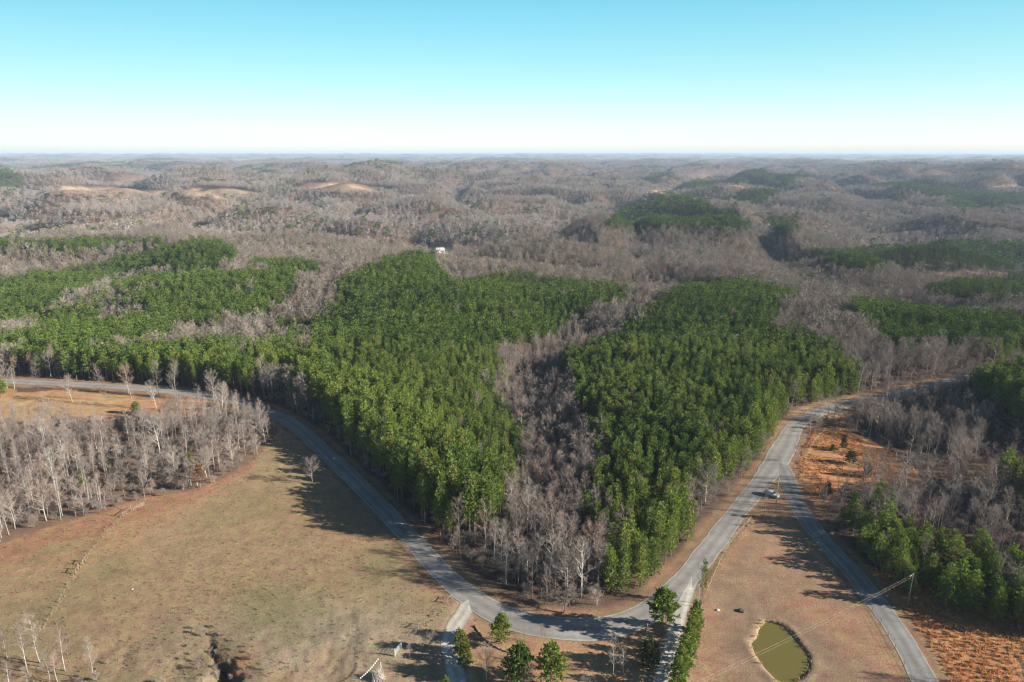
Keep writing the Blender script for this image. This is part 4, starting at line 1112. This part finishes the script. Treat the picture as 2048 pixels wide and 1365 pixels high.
# ------------------------------------------------------------------ grasses (stuff)
def tuft(seed, h, n, spread, w, mat):
    rg = random.Random(seed); m = MB()
    for _ in range(n):
        a = rg.uniform(0, 6.28); o = Vector((math.cos(a), math.sin(a), 0)) * spread * rg.random()
        t = o * 1.6 + rvec(rg, h * .18); t.z = h * rg.uniform(.6, 1.1)
        s = Vector((-math.sin(a + rg.uniform(-1, 1)), math.cos(a), 0)).normalized() * w
        m.poly((o - s, o + s, o.lerp(t, .6) + s * .7, t, o.lerp(t, .6) - s * .7))
    return mesh_np('tuft', m.v, m.f, [mat])
def grasses():
    sed = [tuft(i, .45, 16, .36, .06, M_SEDGE) for i in range(3)]
    wee = [tuft(10 + i, .32, 10, .25, .04, M_WEED) for i in range(3)]
    stw = [tuft(20 + i, .75, 14, .3, .05, M_STRAW) for i in range(3)]
    x, y = jitter_grid(95, 330, .95, 48)
    z = terrain(x, y); u, v, d = project(x, y, z)
    rd = road_dist(x, y); rn = RNG.random(len(x))
    n = fbm(x, y, 12, 3, 93)
    s = ((inside(OPEN_SEDGE, u, v) & (n > -.5)) | (inside(OPEN_TRI, u, v) & (n > -.35))) & (rd > 2.2) & (rn < .85)
    def go(nm, lab, m, ms, lo, hi, cat):
        k = m.sum(); sc = RNG.uniform(lo, hi, k)
        scatter_object(nm, lab, cat, np.stack([x, y, z], 1)[m], RNG.uniform(0, 6.28, k), np.stack([sc, sc, sc * RNG.uniform(.7, 1.3, k)], 1), RNG.integers(0, 3, k), ms)
    go('rust_grass', 'rust-coloured bunch grass beside the side road', s, sed, .7, 1.5, 'grass')
    n2 = fbm(x, y, 30, 3, 94)
    gx, gy = flat_at(600, 1260); g = np.exp(-np.hypot((x - gx) / 38, (y - gy) / 26) ** 2)
    wd = inside(OPEN_LEFT, u, v) & (rn < .26 + .6 * g * smooth(-.2, .3, n2)) & (rd > 1.5)
    go('field_weeds', 'low dry weeds standing in the left field', wd, wee, .35, 1.25, 'weeds')
    pe = seg_dist(x, y, [tuple(p) for p in POND] + [tuple(POND[0])]); pin = inside(POND, x, y)
    lines = [[(88, 1262), (120, 1205), (166, 1128)], [(170, 1122), (200, 1085), (250, 1030), (290, 1010)], [(905, 1196), (840, 1130), (780, 1062), (700, 975)], [(1420, 1165), (1460, 1090), (1502, 1040)], [(1700, 1150), (1745, 1215), (1790, 1290), (1830, 1365)], [(905, 1205), (870, 1235), (845, 1258)], [(1600, 960), (1612, 900), (1640, 862)]]
    m = (pe < .9) & ~(pin & (pe > .5))
    for L in lines:
        m |= (seg_dist(x, y, [flat_at(*p) for p in L]) < .6)
    m &= (rd > .7)
    go('straw_grass', 'pale straw grass along fences and round the pond', m, stw, .35, .75, 'grass')
grasses()

# ------------------------------------------------------------------ fences, poles, wires
M_WOOD = plain('weathered_wood', (0.20, 0.165, 0.125), .9)
M_POLE = plain('pole_wood', (0.30, 0.255, 0.20), .9)
M_DARKWOOD = plain('dark_wood', (0.12, 0.095, 0.07), .9)
M_WIRE = plain('wire_metal', (0.55, 0.50, 0.42), .5, .3)
M_METAL = plain('galvanised_metal', (0.62, 0.62, 0.62), .45, .5)
M_WHITEP = plain('white_paint', (0.78, 0.77, 0.74), .5)
M_STONE = plain('field_stone', (0.30, 0.26, 0.22), .95, noise=.3)
M_DARKROOF = plain('dark_shingle', (0.05, 0.05, 0.05), .9)
M_GLASS = plain('window_glass', (0.02, 0.025, 0.03), .08, noise=.05, spec=.6)

def fence(label, px, step=4.0, h=1.25, wires=3):
    L = smooth_line([tuple(unproject(*p)[:2]) for p in px], step)
    b = Vector((L[0][0], L[0][1], ground_z(*L[0])))
    e = empty('wire_fence', b, 0, label, 'fence')
    P3 = [Vector((p[0], p[1], ground_z(*p))) for p in L]
    for p in P3[:100]:
        m = MB(); q = p - b; hh = h * random.uniform(.95, 1.08); lean = Vector((random.uniform(-.05, .05), random.uniform(-.05, .05), 0))
        m.tube([q - Vector((0, 0, .3)), q + lean + Vector((0, 0, hh))], [.055, .045], 6); m.build('post', M_WOOD, e)
    for k in range(wires):
        m = MB(); m.tube([p - b + Vector((0, 0, h * (.35 + .28 * k))) for p in P3], [.012] * len(P3), 3, False); m.build('wire', M_WIRE, e)
fence('wire fence along the left field beside the road', [(905, 1196), (840, 1130), (780, 1062), (700, 975), (640, 905)])
fence('wire fence in dry grass crossing the left field, upper run', [(166, 1125), (200, 1085), (250, 1032), (290, 1012)])
fence('wire fence in dry grass crossing the left field, lower run', [(88, 1262), (120, 1205), (150, 1148)])
fence('wire fence between the pond field and the main road', [(1408, 1205), (1425, 1160), (1460, 1090), (1502, 1040)])
fence('wire fence between the pond field and the side road', [(1640, 1092), (1690, 1142), (1745, 1222), (1790, 1298), (1822, 1365), (1835, 1400)])
fence('wire fence from the roadside corner to the farm gate', [(896, 1210), (870, 1234), (843, 1257), (822, 1280)], 3.0)
fence('wire fence along the rust-coloured grass by the road curve', [(1612, 985), (1606, 945), (1622, 895), (1650, 862)])

def brace(label, a, b):
    p, q = unproject(*a), unproject(*b)
    e = empty('brace_post', p, 0, label, 'fence post'); d = q - p
    for o in (Vector(), d):
        m = MB(); m.tube([o - Vector((0, 0, .4)), o + Vector((0, 0, 1.6))], [.11, .1], 8); m.build('post', M_WOOD, e)
    m = MB(); m.tube([Vector((0, 0, 1.15)), d + Vector((0, 0, 1.15))], [.07, .07], 6); m.build('rail', M_WOOD, e)
brace('weathered H-shaped fence brace above the gap in the field fence', (171, 1124), (166, 1131))
brace('weathered H-shaped fence brace below the gap in the field fence', (157, 1140), (152, 1149))
brace('pale fence brace at the top of the field fence by the wood', (246, 1034), (262, 1022))
brace('dark fence brace at the roadside corner of the left field', (895, 1207), (903, 1198))
brace('pale fence brace beside the gravel driveway', (836, 1259), (848, 1251))

def gate():
    p, q = unproject(790, 1313), unproject(802, 1296)
    d = q - p; L = d.length
    e = empty('farm_gate', p, math.atan2(d.y, d.x), 'pale farm gate with white posts beside the left field', 'gate')
    for x in (0, L):
        m = MB(); m.tube([(x, 0, -.4), (x, 0, 1.7)], [.12, .11], 8); m.build('gate_post', M_WHITEP, e)
    m = MB()
    for k in range(5): m.tube([(.15, 0, .3 + .26 * k), (L - .15, 0, .3 + .26 * k)], [.03, .03], 5)
    for x in (.15, L * .5, L - .15): m.tube([(x, 0, .28), (x, 0, 1.36)], [.03, .03], 5)
    m.build('gate_panel', M_METAL, e)
gate()

def stone_edging():
    px = [(948, 1252), (958, 1266), (966, 1276), (980, 1288), (1000, 1299), (1018, 1306)]
    L = smooth_line([tuple(unproject(*p)[:2]) for p in px], 1.0)
    for k, p in enumerate(L[:-1]):
        d = L[k + 1] - p; a = math.atan2(d[1], d[0]); ln = np.hypot(*d)
        m = MB(); rg = random.Random(k)
        m.tube([(0, 0, .12), (ln * .3, rg.uniform(-.05, .05), .17), (ln * .7, rg.uniform(-.05, .05), .15), (ln * .95, 0, .1)], [.09, .17, .16, .08], 6)
        o = m.build('edging_log', M_STONE if k % 3 else M_WOOD); o.location = (p[0], p[1], ground_z(*p)); o.rotation_euler = (0, 0, a)
        tag(o, 'short weathered log in the curved lawn edging below the round pine', 'edging log', 'logs of the curved lawn edging')
stone_edging()

def utility_pole(label, base, vtop, arm=True, crossrot=0.6, wide=1.2):
    p, hgt = hero_h(*base, vtop)
    e = empty('utility_pole', p, crossrot, label, 'utility pole', 'wooden utility poles')
    m = MB(); m.tube([(0, 0, -.5), (0, 0, hgt * .5), (0, 0, hgt)], [.13, .11, .085], 10); m.build('pole', M_POLE, e, True)
    if arm:
        m = MB(); m.box((0, .14, hgt - .45), (2 * wide, .1, .12)); a = m.build('crossarm', M_POLE, e)
        for x in (-wide * .85, wide * .85):
            m = MB(); m.tube([(x, .14, hgt - .39), (x, .14, hgt - .3), (x, .14, hgt - .22)], [.03, .055, .03], 8); m.build('insulator', M_METAL, a)
    return p, hgt
pp, ph = utility_pole('wooden utility pole beside the side road carrying two wires', (1815, 1213), 1147)
utility_pole('thin utility pole standing right of the parked car', (1552, 1008), 955, False)
utility_pole('utility pole with a crossarm at the far road curve', (1748, 800), 763, True, 0.1, 1.6)
def wires():
    for k, (tx, lab) in enumerate((((1384, 1365), 'upper of two thin power wires crossing above the pond'), ((1398, 1365), 'lower of two thin power wires crossing above the pond'))):
        z1 = 7.6; t = (H - z1) / dz(1365); x, y, _ = ray_point(tx[0], 1365, t)
        a = Vector((pp.x, pp.y, pp.z + ph - (.25 if k == 0 else .9))); b = Vector((x, y, z1)); b = a + (b - a) * 1.55
        pts = []
        for i in range(25):
            f = i / 24; q = a.lerp(b, f); q.z += -1.1 * 4 * f * (1 - f) + 1.1 * 4 * (1 / 1.55) * (1 - 1 / 1.55) * f * 1.55 * .6; pts.append(q)
        m = MB(); m.tube(pts, [.005] * 25, 4, False); o = m.build('power_wire', plain('bright_wire', (.75, .68, .5), .5)); tag(o, lab, 'power wire', 'power wires above the pond')
wires()

def mailbox():
    p, h = hero_h(1294, 1261, 1250)
    e = empty('marker_post', p, 0, 'short white post at the road edge left of the tall pine', 'post')
    m = MB(); m.tube([(0, 0, -.3), (0, 0, 1.5)], [.07, .06], 8); m.build('post', M_WHITEP, e)
    m = MB(); m.box((0, 0, 1.58), (.16, .16, .14)); m.build('cap', M_METAL, e)
mailbox()
def rock(label, px, s, seed, mat=M_STONE):
    rg = random.Random(seed); p = unproject(*px)
    import bmesh
    bm = bmesh.new(); bmesh.ops.create_icosphere(bm, subdivisions=3, radius=1)
    off = Vector((seed * 3.1, 1, 2))
    from mathutils import noise
    for v in bm.verts:
        v.co *= 1 + .35 * noise.noise(v.co * 1.3 + off) + .12 * noise.noise(v.co * 4 + off)
        v.co.z = max(v.co.z, -.4)
        v.co = Vector((v.co.x * s[0], v.co.y * s[1], v.co.z * s[2]))
    me = bpy.data.meshes.new('boulder'); bm.to_mesh(me); bm.free(); me.materials.append(mat)
    o = link('boulder', me, loc=p + Vector((0, 0, s[2] * .2))); tag(o, label, 'boulder')
rock('dark boulder on the dry field above the pond', (1484, 1223), (.8, .65, .5), 1, plain('dark_rock', (.09, .08, .07), .95, noise=.3))
rock('small pale rock on the pond field near the gravel track', (1436, 1221), (.5, .3, .25), 2, plain('pale_rock', (.45, .42, .38), .95))
rock('tan boulder at the foot of the tall pine by the track', (1334, 1261), (.7, .55, .6), 3)
rock('small white stone in the middle of the left field', (265, 1179), (.28, .22, .16), 4, plain('white_rock', (.42, .40, .37), .9))

def flag_string():
    a, b = unproject(757, 1334), unproject(722, 1372)
    e = empty('light_string', a, 0, 'string of white dots stretched over the shade by the brush heap', 'string'); d = b - a
    m = MB(); m.tube([Vector((0, 0, 1.9)), d * .5 + Vector((0, 0, 1.55)), d + Vector((0, 0, 1.8))], [.012] * 3, 4); m.build('cord', M_METAL, e)
    for k in range(12):
        q = d * (k / 11) + Vector((0, 0, 1.82 - .3 * math.sin(math.pi * k / 11)))
        m = MB(); m.tube([q + Vector((0, 0, -.14)), q + Vector((0, 0, -.05)), q + Vector((0, 0, .06)), q + Vector((0, 0, .12))], [.04, .12, .12, .03], 8); m.build('bulb', M_WHITEP, e)
    p = unproject(762, 1342)
    e2 = empty('stake', p, 0, 'crooked white stake beside the string of white dots', 'stake'); m = MB(); m.tube([(-.3, -.2, -.2), (.05, 0, .8), (0, .1, 2.0)], [.07, .06, .05], 6); m.build('shaft', M_WHITEP, e2)
    # brush heap
    rg = random.Random(5); p = unproject(756, 1358); m = MB()
    for _ in range(160):
        an = rg.uniform(0, 6.28); o = Vector((math.cos(an), math.sin(an), 0)) * rg.uniform(0, 1.6); t = Vector((o.x * .3, o.y * .3, rg.uniform(.7, 2.0))) + rvec(rg, .4)
        m.tube([o, o.lerp(t, .5) + rvec(rg, .1), t], [.045, .035, .012], 4, False)
    o = m.build('brush_heap', plain('cut_branches', (.42, .38, .33), .95, noise=.3), loc=p); tag(o, 'heap of grey cut branches at the lower edge', 'brush heap')
flag_string()

# ------------------------------------------------------------------ car
def car():
    p = unproject(1543, 992); f = unproject(1553, 998)
    rz = math.radians(-42)
    e = empty('parked_car', p, rz, 'silver estate car parked on the grass triangle at the road junction', 'car')
    paint = plain('silver_paint', (.55, .57, .60), .28, .35, .03, spec=.6); tyre = plain('tyre_rubber', (.02, .02, .02), .9); rim = plain('alloy_rim', (.5, .5, .5), .35, .8)
    red = plain('red_lens', (.35, .02, .02), .2); lens = plain('clear_lens', (.75, .78, .8), .1)
    def loft(sections):   # sections: x, half width bottom, half width top, z bottom, z top
        m = MB(); rings = []
        for x, wb, wt, zb, zt in sections:
            r = [(x, -wb * .92, zb), (x, -wb, zb + .15 * (zt - zb)), (x, -wb, zb + .6 * (zt - zb)), (x, -wt, zt - .04), (x, -wt * .85, zt), (x, wt * .85, zt), (x, wt, zt - .04), (x, wb, zb + .6 * (zt - zb)), (x, wb, zb + .15 * (zt - zb)), (x, wb * .92, zb)]
            base = len(m.v); m.v += [Vector(q) for q in r]; rings.append(base)
        n = 10
        for a, b in zip(rings[:-1], rings[1:]):
            for k in range(n): m.f.append((a + k, a + (k + 1) % n, b + (k + 1) % n, b + k))
        m.f.append(tuple(rings[0] + n - 1 - k for k in range(n))); m.f.append(tuple(rings[-1] + k for k in range(n)))
        return m
    body = loft([(-2.3, .72, .68, .42, .85), (-2.2, .86, .8, .3, .98), (-1.5, .9, .84, .24, 1.0), (0, .92, .86, .22, 1.0), (1.1, .91, .84, .24, .97), (1.9, .86, .78, .28, .84), (2.25, .74, .66, .38, .72)]).build('body', paint, e, True)
    cab = loft([(-2.15, .78, .70, .95, 1.02), (-1.8, .80, .64, .95, 1.47), (-.6, .82, .66, .95, 1.54), (.35, .80, .64, .95, 1.5), (1.15, .76, .7, .93, .98)]).build('cabin', paint, e, True)
    for s in (-1, 1):
        m = MB(); w = .80
        for x0, x1, t0, t1 in ((-1.75, -1.0, -1.65, -.95), (-.92, -.05, -.9, -.1), (.03, .85, .0, .38)):
            zb, zt = 1.04, 1.42
            m.poly([(x0, s * .815, zb), (x1, s * .815, zb), (t1, s * .70, zt), (t0, s * .70, zt)])
        m.build('side_window', M_GLASS, e)
    m = MB(); m.poly([(1.02, -.68, 1.07), (1.02, .68, 1.07), (.43, .58, 1.475), (.43, -.58, 1.475)]); m.build('windscreen', M_GLASS, e)
    m = MB(); m.poly([(-2.11, -.66, 1.12), (-2.11, .66, 1.12), (-1.88, .56, 1.42), (-1.88, -.56, 1.42)]); m.build('rear_window', M_GLASS, e)
    for x in (-1.4, 1.4):
        for s in (-1, 1):
            m = MB(); m.tube([(x, s * .70, .33), (x, s * .93, .33)], [.33, .33], 18); w = m.build('wheel', tyre, e)
            m = MB(); m.tube([(x, s * .925, .33), (x, s * .945, .33)], [.2, .18], 14); m.build('rim', rim, w)
    for s in (-1, 1):
        m = MB(); m.box((2.18, s * .56, .66), (.12, .26, .12)); m.build('headlight', lens, e)
        m = MB(); m.box((-2.26, s * .62, .82), (.1, .2, .2)); m.build('tail_light', red, e)
        m = MB(); m.box((.75, s * 1.0, 1.03), (.14, .2, .13)); m.build('wing_mirror', paint, e)
car()

# ------------------------------------------------------------------ far houses
def house(name, label, px, t, w, dpt, hw, hr, wallm, roofm, rz):
    x, y, z = ray_point(px[0], px[1], t); z = ground_z(x, y)
    e = empty(name, (x, y, z - .3), rz, label, 'house')
    m = MB(); m.box((0, 0, hw / 2), (w, dpt, hw))
    for s in (-1, 1): m.poly([(s * w / 2, -dpt / 2, hw), (s * w / 2, dpt / 2, hw), (s * w / 2, 0, hw + hr - .02)])
    m.build('wall', wallm, e)
    m = MB(); ov = .5
    for s in (-1, 1):
        A = [(-w / 2 - ov, s * (dpt / 2 + ov), hw - .12), (w / 2 + ov, s * (dpt / 2 + ov), hw - .12), (w / 2 + ov, 0, hw + hr), (-w / 2 - ov, 0, hw + hr)]
        m.poly(A if s < 0 else A[::-1]); m.poly([(a, b, c + .18) for a, b, c in (A if s < 0 else A[::-1])])
    r = m.build('roof', roofm, e)
    m = MB(); m.box((w * .25, .6, hw + hr), (.8, .8, 1.6)); m.build('chimney', M_STONE, r)
    for k in range(3):
        m = MB(); m.box((-w * .34 + k * w * .34, -dpt / 2 - .02, hw * .55), (1.1, .06, 1.3)); m.build('window', M_GLASS, e)
    m = MB(); m.box((w * .17, -dpt / 2 - .03, 1.05), (1.0, .08, 2.1)); m.build('door', M_DARKWOOD, e)
house('farmhouse', 'white farmhouse in the valley clearing beyond the left plantation', (880, 502), 765, 9, 7, 3.2, 2.2, plain('faded_white_siding', (.55, .54, .51), .8), plain('pale_roof', (.40, .40, .40), .7), .4)
house('ridge_house', 'dark-roofed house with a pale wall on the far ridge clearing', (1291, 386), 1740, 16, 11, 5, 5, plain('pale_siding', (.6, .55, .48), .8), M_DARKROOF, .9)

# ------------------------------------------------------------------ haze
def haze():
    m = bpy.data.materials.new('haze_air'); m.use_nodes = True; t = m.node_tree; t.nodes.clear()
    out = t.nodes.new('ShaderNodeOutputMaterial'); v = t.nodes.new('ShaderNodeVolumePrincipled')
    v.inputs['Color'].default_value = (.62, .77, 1.0, 1); v.inputs['Density'].default_value = HAZE; v.inputs['Anisotropy'].default_value = 0.0
    t.links.new(v.outputs[0], out.inputs['Volume'])
    b = MB(); lo, hi = ZRANGE[0] - 1.0, max(ZRANGE[1] + 22.0, H + 5.0)
    b.box((0, 0, (lo + hi) / 2), (128000, 128000, hi - lo)); o = b.build('haze', m); tag(o, 'thin pale blue haze filling the air over the land', 'haze', kind='stuff')
HAZE = 6.5e-5
haze()
